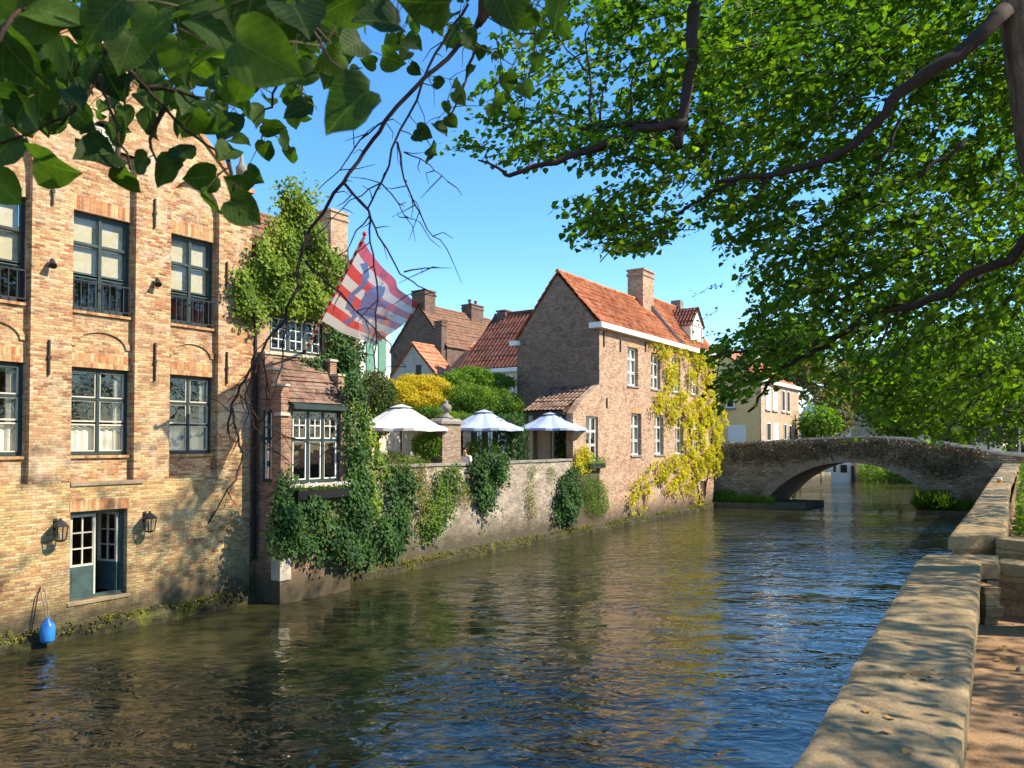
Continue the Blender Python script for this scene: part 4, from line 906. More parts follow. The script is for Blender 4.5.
# ivy-clad posts of the pavilion
def ivy_post(x0, x1, y0, y1, v, label):
    ua, za = F.px(x0, y0, v); ub, zb_ = F.px(x1, y1, v); c = (ua+ub)/2
    t = thing('ivy_post', label, 'ivy', (c, v, TG), F, 'ivy-wrapped posts of the pavilion')
    MB().box(c-.08, c+.08, v-.08, v+.08, TG, za).build('post', M['wood_dark'], t)
    n = 1500; th = rng.uniform(0, 2*math.pi, n); z = rng.uniform(zb_-.1, za+.1, n); rr = (ub-ua)/2*.75*(.5+.6*rng.random(n))*(.8+.5*lump(z, th, 1.5))
    P = np.stack([c + rr*np.cos(th), v + rr*np.sin(th), z], 1); N_ = np.stack([np.cos(th), np.sin(th), np.full(n, .4)], 1)
    leaves('leaves', P, N_ + .5*rng.normal(size=(n, 3)), np.array([[0, 0, -1]]) + .6*rng.normal(size=(n, 3)), rng.uniform(.06, .12, n), M['leaf_ivy_dark'], 'ivy', t)
ivy_post(501, 522, 415, 464, .9, 'ivy-wrapped post between the two shaded parasols')
ivy_post(559, 577, 424, 464, .9, 'ivy-wrapped post against the wall with the tall narrow window')

# ------------------------------------------------------------------ pavilion: lean-to against the big gable
pvt = thing('pavilion', 'low garden pavilion with a brown tiled lean-to roof and beige curtains', 'pavilion', (uA0, 2, TG), F)
wu0, wz1 = F.px(585.8, 416); wu1 = F.px(598, 417)[0]; wz0 = F.px(586, 462)[1]
zTop = F.px(599, 384)[1]; zLow = F.px(574, 413)[1]
wl = MB(); n = 12
wl.wall(uA0+.002, uH0-.003, -.6, wz0, -.002, [], .32)
wl.wall(uA0+.002, uH0-.003, wz0, wz1, -.002, [(wu0, wu1, wz0, wz1)], .32)
wl.prism([(uA0+.002, wz1), (uH0-.003, wz1), (uH0-.003, zTop), (uA0+.75, zTop-.75), (uA0+.002, zLow)], -.002, .318, 'v')
wl.build('wall', M['brick_pink'], pvt)
window(pvt, wu0+.01, wu1-.01, wz0+.01, wz1-.01, .10, 'white_paint', 'white_paint', 2, (0, .36, .68, 1), {'all': (1, 1)}, fw=.05, mw=.05, curtain=None)
rf = MB(); pe = F.pu(524, 4.2); zE = F.px(524, 412, 4.2)[1]
eL = uA0 - .10; vEnd = F.pside(524, 412, eL)[0]; zE = F.pside(550, 410.5, eL)[1]; print('pav', eL, vEnd, zE, F.pu(551, 1.0))
tiles_plane(rf, (eL, .33, zE), (eL, vEnd, zE), (uH0-.02, .33, zE+1.15), (uH0-.02, vEnd, zE+1.15), .2, .3, .035)
rf.build('roof', M['tile_brown'], pvt)
MB().box(eL+.02, eL+.12, .4, vEnd-.05, zE-.18, zE-.04).build('eaves_beam', M['wood_dark'], pvt)
MB().box(eL+.2, uH0-.01, vEnd-.3, vEnd-.1, TG, zE+.0).box(uH0-.12, uH0-.01, .36, vEnd-.31, TG, zE+.9).build('back_wall', M['plaster_cream'], pvt)
for k, v in enumerate([.9 + (vEnd-2.0)*q/3 for q in range(4)]):
    vs = []; n = 40; Lc = .55
    for i in range(n+1):
        a = i/n; d = .05*math.sin(a*26 + k); pin = 1 if k % 2 else (1 - .35)
        vs += [(eL+.16+d, v + Lc*a, zE-.2), (eL+.16+d*.6, v + Lc*(.5+(a-.5)*.7), TG+.03)]
    MB().add(vs, [(2*i, 2*i+1, 2*i+3, 2*i+2) for i in range(n)]).build('curtain', M['curtain_beige'], pvt)
wbx = thing('window_box', 'dark window box with trailing plants under the narrow pavilion window', 'window box', ((wu0+wu1)/2, -.12, wz0-.3), F)
MB().box(wu0-.05, wu1+.25, -.24, -.02, wz0-.28, wz0-.06).build('trough', M['black_paint'], wbx)
n = 320; P = np.stack([rng.uniform(wu0-.25, wu1+.25, n), rng.uniform(-.3, -.04, n), wz0 + rng.uniform(-.25, .18, n)], 1)
leaves('foliage', P, rvec(n) + np.array([[0, -.4, .5]]), rvec(n), rng.uniform(.05, .09, n), M['leaf_fresh'], 'diamond', wbx)
wall_plant('yellow green plant beside the foot of the narrow pavilion window', [[(574,452),(584,448),(590,458),(588,468),(578,470),(573,466)]], 0, .25, 1116, .075, 'leaf_yellow')

# ------------------------------------------------------------------ the canal house with the yellow creeper
h3 = thing('canal_house', 'pink brick canal house with orange tiled roof and white sash windows', 'house', (uH0, 0, 0), F)
zEv = F.px(602, 326)[1]; GV = F.pside(517, 400, uH0)[0]; zRg = F.pside(557, 274.5, uH0)[1]; vR = F.pside(557.5, 274.5, uH0)[0]
xs1 = [(627.8, 638.4), (650.6, 661.2), (672.3, 682.6)]
U = [F.pu(a) for a, b in xs1]; du = (U[2]-U[0])/2; ww = (F.pu(638.4)-U[0])
zu1 = F.px(627.8, 346.5)[1]; zu0 = F.px(628, 385.5)[1]; zl1 = F.px(631, 413)[1]; zl0 = F.px(632.3, 455.5)[1]
gU = F.pu(631.3); gdu = (F.pu(675.3) - gU)/2; gw_ = F.pu(641.5) - gU
ups = [U[0] + du*k for k in range(5)]; los = [gU + gdu*k for k in range(4)]
gd0, gdz1 = F.px(700.5, 481); gd1 = F.pu(706); gdz0 = .75
wl = MB()
hl = [(a, a+ww, zu0, zu1) for a in ups if a+ww < uH1-.3] + [(a, a+gw_, zl0, zl1) for a in los if a+gw_ < uH1-.3]
hd = [(gd0, gd1, gdz0, gdz1)]
wl.wall(uH0, uH1, -.6, zEv, 0, hl + hd, .3)
wl.build('wall', M['brick_pink'], h3)
# far end gable and the near end gable in dark brick
MB().prism([(.002, 1.5), (GV, 1.5), (GV, zEv-.35), (vR, zRg), (.002, zEv)], uH0-.004, uH0+.35, 'u').build('gable_wall', M['brick_grey'], h3)
MB().prism([(.31, 1.5), (GV, 1.5), (GV, zEv-.35), (vR, zRg-.1), (.31, zEv)], uH1-.35, uH1-.004, 'u').box(uH0+.36, uH1-.36, GV-.3, GV, 1.5, zEv-.4).build('back_wall', M['brick_grey'], h3)
uP = F.pu(684, -.15); rf = MB(); s = (zRg-zEv)/vR
tiles_plane(rf, (uH0-.03, -.22, zEv-.22*s+.20), (uP, -.22, zEv-.22*s+.20), (uH0-.03, vR, zRg+.12), (uP, vR, zRg+.12), .21, .30, .035)
tiles_plane(rf, (uH0-.03, GV+.2, zEv-.45), (uP, GV+.2, zEv-.45), (uH0-.03, vR, zRg+.12), (uP, vR, zRg+.12), .21, .30, .035)
rf.build('roof', M['tile_orange'], h3)
rf2 = MB(); dz2 = .28
tiles_plane(rf2, (uP+.02, -.22, zEv-.22*s+.22+dz2*.3), (uH1+.12, -.22, zEv-.22*s+.22+dz2*.3), (uP+.02, vR, zRg+dz2+.2), (uH1+.12, vR, zRg+dz2+.2), .21, .30, .035)
tiles_plane(rf2, (uP+.02, GV+.2, zEv-.4), (uH1+.12, GV+.2, zEv-.4), (uP+.02, vR, zRg+dz2+.2), (uH1+.12, vR, zRg+dz2+.2), .21, .30, .035)
rf2.build('roof', M['tile_orange'], h3)
vg = MB()
for uu, m_ in ((uP-.06, .16),):
    vg.add([(uu, -.22, zEv-.22*s+.18), (uu+.12, -.22, zEv-.22*s+.18), (uu+.12, vR, zRg+.18), (uu, vR, zRg+.18), (uu, -.22, zEv-.22*s+.33), (uu+.12, -.22, zEv-.22*s+.33), (uu+.12, vR, zRg+dz2+.28), (uu, vR, zRg+dz2+.28)], [(0,3,2,1),(4,5,6,7),(0,1,5,4),(1,2,6,5),(2,3,7,6),(3,0,4,7)])
vg.build('flashing', M['lead'], h3)
MB().add([(uH1+.10, -.24, zEv-.30), (uH1+.16, -.24, zEv-.30), (uH1+.16, vR, zRg+dz2+.2), (uH1+.10, vR, zRg+dz2+.2), (uH1+.10, -.24, zEv-.06), (uH1+.16, -.24, zEv-.06), (uH1+.16, vR, zRg+dz2+.36), (uH1+.10, vR, zRg+dz2+.36)], [(0,3,2,1),(4,5,6,7),(0,1,5,4),(1,2,6,5),(2,3,7,6),(3,0,4,7)]).build('bargeboard', M['white_paint'], h3)
MB().tube([(uH0-.03, vR, zRg+.16), (uP, vR, zRg+.16)], .10, 8).tube([(uP+.02, vR, zRg+dz2+.24), (uH1+.1, vR, zRg+dz2+.24)], .10, 8).build('ridge_tile', M['tile_orange'], h3)
MB().box(uH0-.32, uH1+.08, -.30, -.003, zEv-.14, zEv+.10).box(uH0-.32, uH0-.008, -.003, .35, zEv-.14, zEv+.10).build('gutter', M['white_paint'], h3, bevel=.02)
MB().box(uH0-.3, uH0-.01, GV-.2, GV+.25, zEv-.60, zEv-.38).build('gutter', M['white_paint'], h3, bevel=.02)
cu0 = F.pu(622.5, vR); cu1 = F.pu(646.5, vR-.3); czt = F.px(634, 267, vR-.3)[1]
chimney(h3, uP-1.15, uP+.25, vR-.45, vR+.45, zRg-.5, czt, 'brick_pink')
MB().box(uH1-.5, uH1+.05, vR-.3, vR+.3, zRg, zRg+.95).build('chimney', M['grey_stone'], h3)
for a in ups:
    if a+ww < uH1-.3: window(h3, a+.01, a+ww-.01, zu0+.01, zu1-.01, .14, 'white_paint', 'white_paint', 2, (0, .34, .72, 1), {'all': (1, 1)}, fw=.055, mw=.05, curtain='full' if a == ups[0] else 'sides', sill=(.20, 'grey_stone'))
for a in los:
    if a+gw_ < uH1-.3: window(h3, a+.01, a+gw_-.01, zl0+.01, zl1-.01, .16, 'white_paint', 'white_paint', 2, (0, .34, .70, 1), {'all': (1, 1)}, fw=.05, mw=.05, curtain='sides', sill=(.22, 'grey_stone'))
for a, w_, zt in [(x, ww, zu1) for x in ups if x+ww < uH1-.3] + [(x, gw_, zl1) for x in los if x+gw_ < uH1-.3]:
    MB().prism([(a-.03, zt+.002), (a+w_+.03, zt+.002), (a+w_+.03, zt+.2), (a+w_/2, zt+.27), (a-.03, zt+.2)], -.012, .02, 'v').build('lintel', M['brick_soldier'], h3)
MB().box(gd0+.004, gd1-.004, .1, .16, gdz0+.004, gdz1-.004).build('door', M['wood_dark'], h3)
for x, y0, y1 in ((603.5, 331, 347), (606.5, 398, 408), (645, 342, 352), (620, 340, 352)):
    a, z1_ = F.px(x, y0); z0_ = F.px(x, y1)[1]; MB().box(a-.03, a+.03, -.05, -.001, z0_, z1_).build('wall_anchor', M['iron'], h3)
# dormer
d0 = F.pu(691.5, .25); d1 = F.pu(703.5, .25); dzb = F.px(697, 350, .25)[1]; dze = F.px(692, 323, .25)[1]; dzr = F.px(697, 308, .25)[1]
dm_ = MB(); dback = vR
dm_.prism([(d0, dzb), (d1, dzb), (d1, dze), ((d0+d1)/2, dzr), (d0, dze)], .25, vR-.2, 'v')
do = dm_.build('dormer', M['plaster_white'], h3)
rf = MB(); mu = (d0+d1)/2
tiles_plane(rf, (d0-.12, .16, dze-.1), (d0-.12, vR-.1, dze-.1), (mu, .16, dzr+.05), (mu, vR-.1, dzr+.05), .2, .3, .04)
tiles_plane(rf, (d1+.12, .16, dze-.1), (d1+.12, vR-.1, dze-.1), (mu, .16, dzr+.05), (mu, vR-.1, dzr+.05), .2, .3, .04)
rf.build('dormer_roof', M['tile_red'], do)
dwo = MB().box(d0+.18, d0+.24, .2, .248, dzb+.25, dze-.02).box(d1-.24, d1-.18, .2, .248, dzb+.25, dze-.02).box(d0+.24, d1-.24, .2, .248, dze-.09, dze-.02).box(d0+.24, d1-.24, .2, .248, dzb+.25, dzb+.32).box(mu-.025, mu+.025, .205, .248, dzb+.32, dze-.09).build('dormer_window', M['white_paint'], do)
MB().quad((d0+.24, .24, dzb+.32), (d1-.24, .24, dzb+.32), (d1-.24, .24, dze-.09), (d0+.24, .24, dze-.09)).build('dormer_pane', M['glass'], do)
# creeper
yc = thing('yellow_creeper', 'golden yellow creeper climbing the pink brick canal house', 'creeper', (uH1-3, 0, 1), F)
polys = [[(648,342),(664,344),(668,352),(660,356),(650,352)], [(660,345),(676,350),(675,380),(672,400),(664,398),(662,372)], [(683,352),(692,352),(693,382),(686,384)],
         [(676,343),(700,352),(712,360),(712,366),(690,358),(676,352)], [(695,356),(710,360),(714,380),(712,408),(700,408),(698,380)], [(652,394),(680,390),(700,400),(716,404),(718,425),(700,432),(672,424),(650,408)], [(648,405),(664,402),(660,411),(649,411)],
         [(684,424),(694,424),(692,440),(684,462),(676,460),(682,440)], [(706,420),(721,400),(722,430),(720,462),(712,476),(704,470),(708,440)], [(694,446),(718,450),(716,466),(704,470),(692,462)],
         [(626,490),(640,476),(656,462),(676,452),(700,452),(706,466),(696,484),(684,494),(668,492),(655,480),(644,484),(634,500),(632,512),(627,505)], [(634,492),(648,484),(645,498),(636,510)], [(690,490),(700,496),(700,504),(692,500)],
         [(698,408),(706,408),(704,450),(698,450)], [(664,424),(672,424),(670,432),(664,432)]]
ivy(yc, 'leaves', [fp(p) for p in polys], -.02, .32, 400, .11, M['leaf_yellow'], gap=.72, edge=.16, wild=.9)
vs_ = MB()
for pts in ([(700,505),(694,470),(690,440),(688,420),(668,400),(664,360)], [(702,505),(708,470),(712,430),(706,400),(704,360)], [(696,480),(670,470),(645,485),(630,505)], [(690,440),(686,400),(688,360)]):
    vs_.tube([(lambda q: (q[0], -.05, q[1]))(F.px(x, y)) for x, y in pts], [.04] + [.025]*(len(pts)-2) + [.012], 6)
vs_.build('stem', M['twig_dark'], yc)

# ------------------------------------------------------------------ houses behind the garden
# white house with green shutters behind the clipped tree
wv = 5.6
wa = F.pu(362, wv); wbx_ = F.pu(389.5, wv); wzt = F.px(389, 300, wv)[1]; 
hw, ro = gable_house('white_house', 'white plastered house with pale green shutters behind the ivy-clad house', F, wa-3.4, wbx_, wv, wv+7, TG, F.px(388, 318, wv)[1], F.px(345, 238, wv+3)[1], 'u', 'plaster_white', 'tile_old', over=.1)
for x in (366, 378):
    a, z1_ = F.px(x, 335, wv); b = F.pu(x+7, wv); z0_ = F.px(x, 372, wv)[1]
    wo = MB().box(a, b, wv-.05, wv-.003, z0_, z1_).build('shutter', M['green_shutter'], hw)
ca = F.px(325, 250, wv+3); chimney(hw, F.pu(323, wv+3), F.pu(340, wv+3), wv+2.6, wv+3.6, F.px(330, 262, wv+3)[1]-1, F.px(330, 214, wv+3)[1], 'brick_pink')
# dark brick gabled house far behind, its long roof running away along the canal
uD, vD, _ = F.loc(at(421, 305, 56)); vlo = F.pside(447, 348, uD)[0]; vhi = F.pside(391, 348, uD)[0]
hd_, ro = gable_house('dark_gabled_house', 'distant dark brick house with a long weathered roof and a chimney on its gable', F, uD, F.pu(489, (vlo+vhi)/2), vlo, vhi, 1.5, F.pside(446, 347, uD)[1], F.pside(421, 305, uD)[1], 'u', 'brick_dark', 'tile_old', over=.12)
vm_ = (vlo+vhi)/2; vc0 = F.pside(424, 300, uD)[0]; vc1 = F.pside(411, 300, uD)[0]
chimney(hd_, uD+.1, uD+1.3, vc0, vc1, F.pside(417, 318, uD)[1]-.6, F.pside(417, 291, uD)[1], 'brick_dark')
vc0 = F.pside(446, 340, uD)[0]; vc1 = F.pside(439, 340, uD)[0]; chimney(hd_, uD-.5, uD+.1, vc0, vc1, 1.5, F.pside(442, 323, uD)[1], 'brick_dark')
uc_ = F.pu(474, vm_); chimney(hd_, uc_-1.0, uc_+.6, vm_-.5, vm_+.5, F.px(474, 318, vm_)[1]-.6, F.px(474, 307, vm_)[1], 'brick_dark', pots=2)
# small plastered house with bright tiles
uS, vS, _ = F.loc(at(413, 346, 47)); vlo = F.pside(437, 376, uS)[0]; vhi = F.pside(390, 376, uS)[0]
hs, ro = gable_house('small_plastered_house', 'small grey plastered gabled house with a bright orange roof behind the golden shrub', F, uS, F.pu(456, vlo), vlo, vhi, 1.5, F.pside(437, 376, uS)[1], F.pside(413, 345, uS)[1], 'u', 'plaster_grey', 'tile_bright', over=.12, pitch=.3)
va_, za_ = F.pside(416, 365, uS); MB().box(uS-.03, uS-.004, va_-.42, va_, za_-.8, za_).build('window', M['wood_dark'], hs)
# house with the big dark red pantile roof, its eaves towards the garden
uR_, vR_, _ = F.loc(at(500, 366, 42)); vl = F.pside(461, 368, uR_)[0]; vr = F.pside(533, 362, uR_)[0]
zeR = F.pside(500, 367, uR_)[1]; dpt = 7.0; zrR = F.pside(505, 316, uR_+dpt/2)[1]
hr, ro = gable_house('red_roofed_house', 'cream house with a big dark red pantile roof beside the grey brick gable', F, uR_, uR_+dpt, vr, vl, 1.5, zeR, zrR, 'v', 'plaster_cream', 'tile_red', over=.12, pitch=.26, sub=6, step=.012)
MB().box(uR_-.30, uR_-.003, vr, vl+.1, zeR-.32, zeR-.10).build('gutter', M['white_paint'], hr, bevel=.02)
for x0, x1 in ((481, 492), (502, 514)):
    va_, z1_ = F.pside(x0, 376, uR_); vb_ = F.pside(x1, 376, uR_)[0]
    wo = MB().box(uR_-.07, uR_-.004, vb_, va_, z1_-1.6, z1_).build('window', M['white_paint'], hr)
    MB().box(uR_-.075, uR_-.071, vb_+.07, (va_+vb_)/2-.03, z1_-1.5, z1_-.08).box(uR_-.075, uR_-.071, (va_+vb_)/2+.03, va_-.07, z1_-1.5, z1_-.08).build('pane', M['grey_frame'], wo)
for x0, x1 in ((470, 479), (481, 490), (492, 500)):
    va_, z1_ = F.pside(x0, 430, uR_); vb_ = F.pside(x1, 430, uR_)[0]
    wo = MB().box(uR_-.07, uR_-.004, vb_, va_, TG, z1_).build('garden_door', M['white_paint'], hr)
    MB().box(uR_-.075, uR_-.071, vb_+.08, va_-.08, TG+.5, z1_-.1).build('pane', M['dark_room'], wo)
vc0 = F.pside(508, 318, uR_+dpt/2)[0]; chimney(hr, uR_+dpt/2-.3, uR_+dpt/2+.3, vc0, vc0+.6, zrR-.5, F.pside(506, 312, uR_+dpt/2)[1], 'brick_dark')
uT, vT, _ = F.loc(at(462, 352, 45)); rf = MB()
kz0 = F.pside(462, 372, uT)[1]; kz1 = F.pside(470, 343, uT+2.6)[1]; vta = F.pside(446, 372, uT)[0]; vtb = F.pside(482, 372, uT)[0]
tt_ = thing('side_wing', 'low wing with a bright red tiled roof between the plastered house and the red-roofed one', 'house wing', (uT, vtb, 1.5), F)
MB().prism([(uT, 1.5), (uT+2.6, 1.5), (uT+2.6, kz1-.05), (uT, kz0-.05)], vtb, vta, 'v').build('wall', M['plaster_grey'], tt_)
tiles_plane(rf, (uT-.15, vtb, kz0), (uT-.15, vta, kz0), (uT+2.6, vtb, kz1), (uT+2.6, vta, kz1), .28, .3, .03); rf.build('roof', M['tile_bright'], tt_)
fe = thing('garden_fence', 'cream boarded fence closing the terrace behind the sunlit parasol', 'fence', (F.pu(378, 4.2), 4.2, TG), F)
a, z1_ = F.px(372, 428, 4.6); b = F.pu(470, 4.6); fm = MB(); k = 0; u = a
while u < b: fm.box(u, u+.27, 4.6, 4.63, TG, z1_); u += .285
fm.build('boards', M['wood_cream'], fe); MB().box(a, b, 4.635, 4.69, TG+.3, TG+.4).box(a, b, 4.635, 4.69, z1_-.3, z1_-.2).build('rail', M['wood_cream'], fe)

# ------------------------------------------------------------------ bridge
BL, BD, SK = 14.3, 6.4, .18
def btop(u):
    pts = [(-1.5, 3.66), (0, 3.74), (2.5, 3.86), (6, 4.08), (8.4, 4.13), (10.5, 3.93), (12.5, 3.58), (14.3, 3.22), (17, 3.0)]
    for (a, za), (b, zb_) in zip(pts, pts[1:]):
        if a <= u <= b: return za + (zb_-za)*(u-a)/(b-a)
    return 3.0
Ac, Ah, Azs, Azc = 6.95, 4.55, .12, 2.66
Rr = (Ah**2 + (Azc-Azs)**2) / (2*(Azc-Azs))
def arch(u): return Azc - Rr + math.sqrt(max(0, Rr**2 - (u-Ac)**2))
br = thing('stone_bridge', 'old stone arch bridge overgrown with dry ivy, crossing the canal', 'bridge', (Ac, 0, 0), B)
def skew(mb): mb.v = [(p[0] + SK*p[1], p[1], p[2]) for p in mb.v]; return mb
us = sorted(set([-1.2, 0, 17] + [Ac-Ah, Ac+Ah] + [Ac-Ah + 2*Ah*k/48 for k in range(49)] + [12+.5*k for k in range(10)] + [.5*k for k in range(5)]))
fms = [MB(), MB()]; sm = MB()
for a, b in zip(us, us[1:]):
    ins = a >= Ac-Ah-1e-6 and b <= Ac+Ah+1e-6
    za, zb_ = (arch(a), arch(b)) if ins else (-.8, -.8)
    for fm, (v0_, v1_) in zip(fms, ((0, .38), (BD-.38, BD))):
        ta, tb = btop(a)-.10, btop(b)-.10
        fm.quad((a, v0_, za), (b, v0_, zb_), (b, v0_, tb), (a, v0_, ta)); fm.quad((a, v1_, za), (a, v1_, ta), (b, v1_, tb), (b, v1_, zb_)); fm.quad((a, v0_, ta), (b, v0_, tb), (b, v1_, tb), (a, v1_, ta))
    if ins: sm.quad((a, .30, za+.004), (a, BD-.30, za+.004), (b, BD-.30, zb_+.004), (b, .30, zb_+.004))
for x in (Ac-Ah, Ac+Ah):
    sm.quad((x, .0, -.8), (x, BD, -.8), (x, BD, Azs+.01), (x, .0, Azs+.01))
[skew(q).build('parapet_wall', M['stone_bridge'], br) for q in fms]; skew(sm).build('arch_soffit', M['brick_arch'], br)
vm = MB(); nv = 44; th0 = math.asin(Ah/Rr)
for k in range(nv):
    t0, t1 = -th0 + 2*th0*(k+.06)/nv, -th0 + 2*th0*(k+.94)/nv; cz = Azc - Rr; dr = .42 + rnd.uniform(-.06, .06)
    q = [(Ac + Rr*math.sin(t0), cz + Rr*math.cos(t0)), (Ac + Rr*math.sin(t1), cz + Rr*math.cos(t1)), (Ac + (Rr+dr)*math.sin(t1), cz + (Rr+dr)*math.cos(t1)), (Ac + (Rr+dr)*math.sin(t0), cz + (Rr+dr)*math.cos(t0))]
    vm.prism(q, -.035 - rnd.uniform(0, .015), .02, 'v')
vm.build('arch_ring', M['arch_stone'], br)
rd = MB()
for a, b in zip(us, us[1:]): rd.quad((a, .38, btop(a)-.95), (b, .38, btop(b)-.95), (b, BD-.38, btop(b)-.95), (a, BD-.38, btop(a)-.95))
skew(rd).build('roadway', M['deck_road'], br)
for v0_ in (-.06, BD-.44):
    cpm = MB(); u = -1.2
    while u < 16.9:
        b = min(17, u + .62); j = rnd.uniform(-.012, .012); e_ = .003 if u > -1.1 else 0
        cpm.add([(u+e_, v0_, btop(u)-.098), (b-.003, v0_, btop(b)-.098), (b-.003, v0_+.5, btop(b)-.098), (u+e_, v0_+.5, btop(u)-.098), (u+e_, v0_+.02, btop(u)+.02+j), (b-.003, v0_+.02, btop(b)+.02+j), (b-.003, v0_+.48, btop(b)+.02+j), (u+e_, v0_+.48, btop(u)+.02+j)],
            [(0,3,2,1),(4,5,6,7),(0,1,5,4),(1,2,6,5),(2,3,7,6),(3,0,4,7)])
        u = b
    skew(cpm).build('coping', M['pale_stone'], br)
bc = thing('dry_ivy', 'brown half-dry ivy matted over the bridge parapet', 'ivy', (Ac, -.05, 3), B)
pol = [[(.2, 3.55), (4, 3.85), (8.2, 4.0), (11, 3.75), (13.6, 3.3), (13.2, 2.5), (11.6, 1.9), (10.4, 2.3), (9, 2.75), (7, 3.05), (4.6, 2.85), (2.5, 2.6), (.8, 2.7)]]
ivy(bc, 'leaves', pol*2, -.02, .24, 170, .10, M['leaf_dry'])
ivy(bc, 'green_leaves', [[(9.5, 3.0), (11.5, 3.2), (12.4, 2.6), (11.6, 1.8), (10.5, 2.0)], [(7.8, 3.9), (9.4, 3.9), (9.2, 3.3), (8.0, 3.4)]], -.05, .26, 60, .10, M['leaf_ivy_dark'])
# landings at the foot of the bridge
ld = thing('landing_stage', 'low stone landing stage with grass at the left foot of the bridge', 'landing stage', (1, -1, 0), B)
MB().prism([(-.6, -1.15), (.6, -1.3), (1.7, -1.18), (2.6, -1.22), (3.6, -.5), (4.7, .2), (5.6, 3.2), (2.4, 3.2), (2.4, .0), (-.6, .0)], -.6, .30, 'z').build('slab', M['ledge_stone'], ld, bevel=.04)
def tuft(parent, nm, u0_, u1_, v0_, v1_, z, n, h, m):
    P = np.stack([rng.uniform(u0_, u1_, n), rng.uniform(v0_, v1_, n), np.full(n, z)], 1)
    T = np.array([[0, 0, 1.0]]) + .35*rng.normal(size=(n, 3)); return leaves(nm, P, rvec(n), T, h*rng.uniform(.4, 1.2, n), M[m], 'blade', parent)
tuft(ld, 'grass', -.4, 3.0, -1.0, -.05, .3, 5000, .42, 'leaf_fresh')
sh = thing('landing_shrub', 'bright leafy weeds at the corner of the yellow creeper and the bridge', 'plant', (.2, -.5, .3), B)
bush(sh, 'foliage', [((.3, -.45, .55), (.75, .4, .5))], 500, .09, M['leaf_fresh'])
ld2 = thing('reed_bank', 'grassy mossy ledge at the right foot of the bridge', 'ledge', (12, -.6, 0), B)
MB().prism([(10.2, -.9), (13.4, -1.0), (14.5, -.3), (14.5, 0), (10.6, 0)], -.6, .22, 'z').build('slab', M['ledge_stone'], ld2, bevel=.05)
tuft(ld2, 'grass', 10.3, 13.8, -.85, -.02, .2, 6000, .6, 'leaf_mid')
tuft(ld2, 'weeds', 10.4, 11.6, -.8, -.1, .2, 2500, 1.0, 'leaf_mid')

# ------------------------------------------------------------------ beyond the bridge
yv = .9; ya = F.pu(760, yv); yb = F.pu(798, yv); yzE = F.px(798, 389, yv)[1]
hy, ro = gable_house('yellow_house', 'yellow plastered house with a red roof standing beyond the bridge', F, ya, yb, yv, yv+6.5, 1.5, yzE, yzE+2.6, 'u', 'plaster_yellow', 'tile_bright', over=.1)
MB().box(ya+.0, yb, yv-.09, yv-.004, 1.5, yzE-.02).build('front_wall', M['brick_far'], hy)
MB().box(ya-.1, yb+.15, yv-.32, yv-.095, yzE-.14, yzE+.12).build('cornice', M['white_paint'], hy)
for (xa, xb, y0, y1, m_) in ((765.5, 770.5, 386, 409, 'white_paint'), (772.5, 777.5, 388, 410, 'white_paint'), (781.5, 785, 390, 411, 'dark_room'), (786.5, 790, 391, 412, 'dark_room'),
                             (766.3, 770.8, 422.5, 441, 'dark_room'), (773, 778, 423, 440, 'white_paint'), (783.5, 786.5, 424, 440, 'dark_room'), (788.5, 791.5, 425, 440, 'dark_room')):
    a, z1_ = F.px(xa, y0, yv-.09); b = F.pu(xb, yv-.09); z0_ = F.px(xa, y1, yv-.09)[1]
    f = MB().box(a, a+.07, yv-.13, yv-.092, z0_, z1_).box(b-.07, b, yv-.13, yv-.092, z0_, z1_).box(a+.07, b-.07, yv-.13, yv-.092, z1_-.07, z1_).box(a+.07, b-.07, yv-.13, yv-.092, z0_, z0_+.07).build('window', M['white_paint'], hy)
    MB().box(a+.07, b-.07, yv-.11, yv-.094, z0_+.07, z1_-.07).build('pane', M[m_], f)
    MB().box(a-.1, b+.1, yv-.2, yv-.094, z0_-.12, z0_-.003).build('sill', M['pale_stone'], f)
def side_rect(x0, x1, y0, y1): 
    va, z1_ = F.pside(x0, y0, ya); vb = F.pside(x1, y0, ya)[0]; z0_ = F.pside(x1, y1, ya)[1]; return min(va, vb), max(va, vb), z0_, z1_
va, vb, z0_, z1_ = side_rect(726, 734.5, 394, 408); f = MB().box(ya-.05, ya-.004, va, vb, z0_, z1_).build('window', M['white_paint'], hy); MB().box(ya-.055, ya-.051, va+.1, vb-.1, z0_+.1, z1_-.1).build('pane', M['dark_room'], f)
MB().box(ya-.14, ya-.004, va-.1, vb+.1, z0_-.14, z0_-.003).build('sill', M['grey_stone'], f)
va, vb, z0_, z1_ = side_rect(728, 746, 425, 446); MB().box(ya-.05, ya-.004, va, vb, 1.5, z1_).build('garage_door', M['white_paint'], hy)
# white building with a rounded gable by the water
wg = thing('white_gabled_building', 'white building with a rounded gable by the water beyond the arch', 'building', (F.pu(845, -.3), -.3, 0), F)
D0 = 66; 
Hh = Frame(*at(843, 480, 70)[:2], R(-10))
wg2 = MB(); 
pts = [(-2.6, -.5), (.75, -.5), (.75, 5.0)] + [(.75 - 3.35*(1-math.cos(math.pi*k/16))/2 , 5.0 + 2.9*math.sin(math.pi*k/16)) for k in range(1, 16)] + [(-2.6, 5.0)]
wg2.prism(pts, 0, 7, 'v'); wg2.v = [F.loc(Hh.w(*p)) for p in wg2.v]
wg2.build('wall', M['plaster_white'], wg)
pw = MB().box(-.2, .35, -.06, -.004, 1.0, 1.7); pw.v = [F.loc(Hh.w(*p)) for p in pw.v]; pw.build('window', M['dark_room'], wg)
pw = MB().box(.72, .95, -.2, .1, -.5, 1.6); pw.v = [F.loc(Hh.w(*p)) for p in pw.v]; pw.build('post', M['iron'], wg)
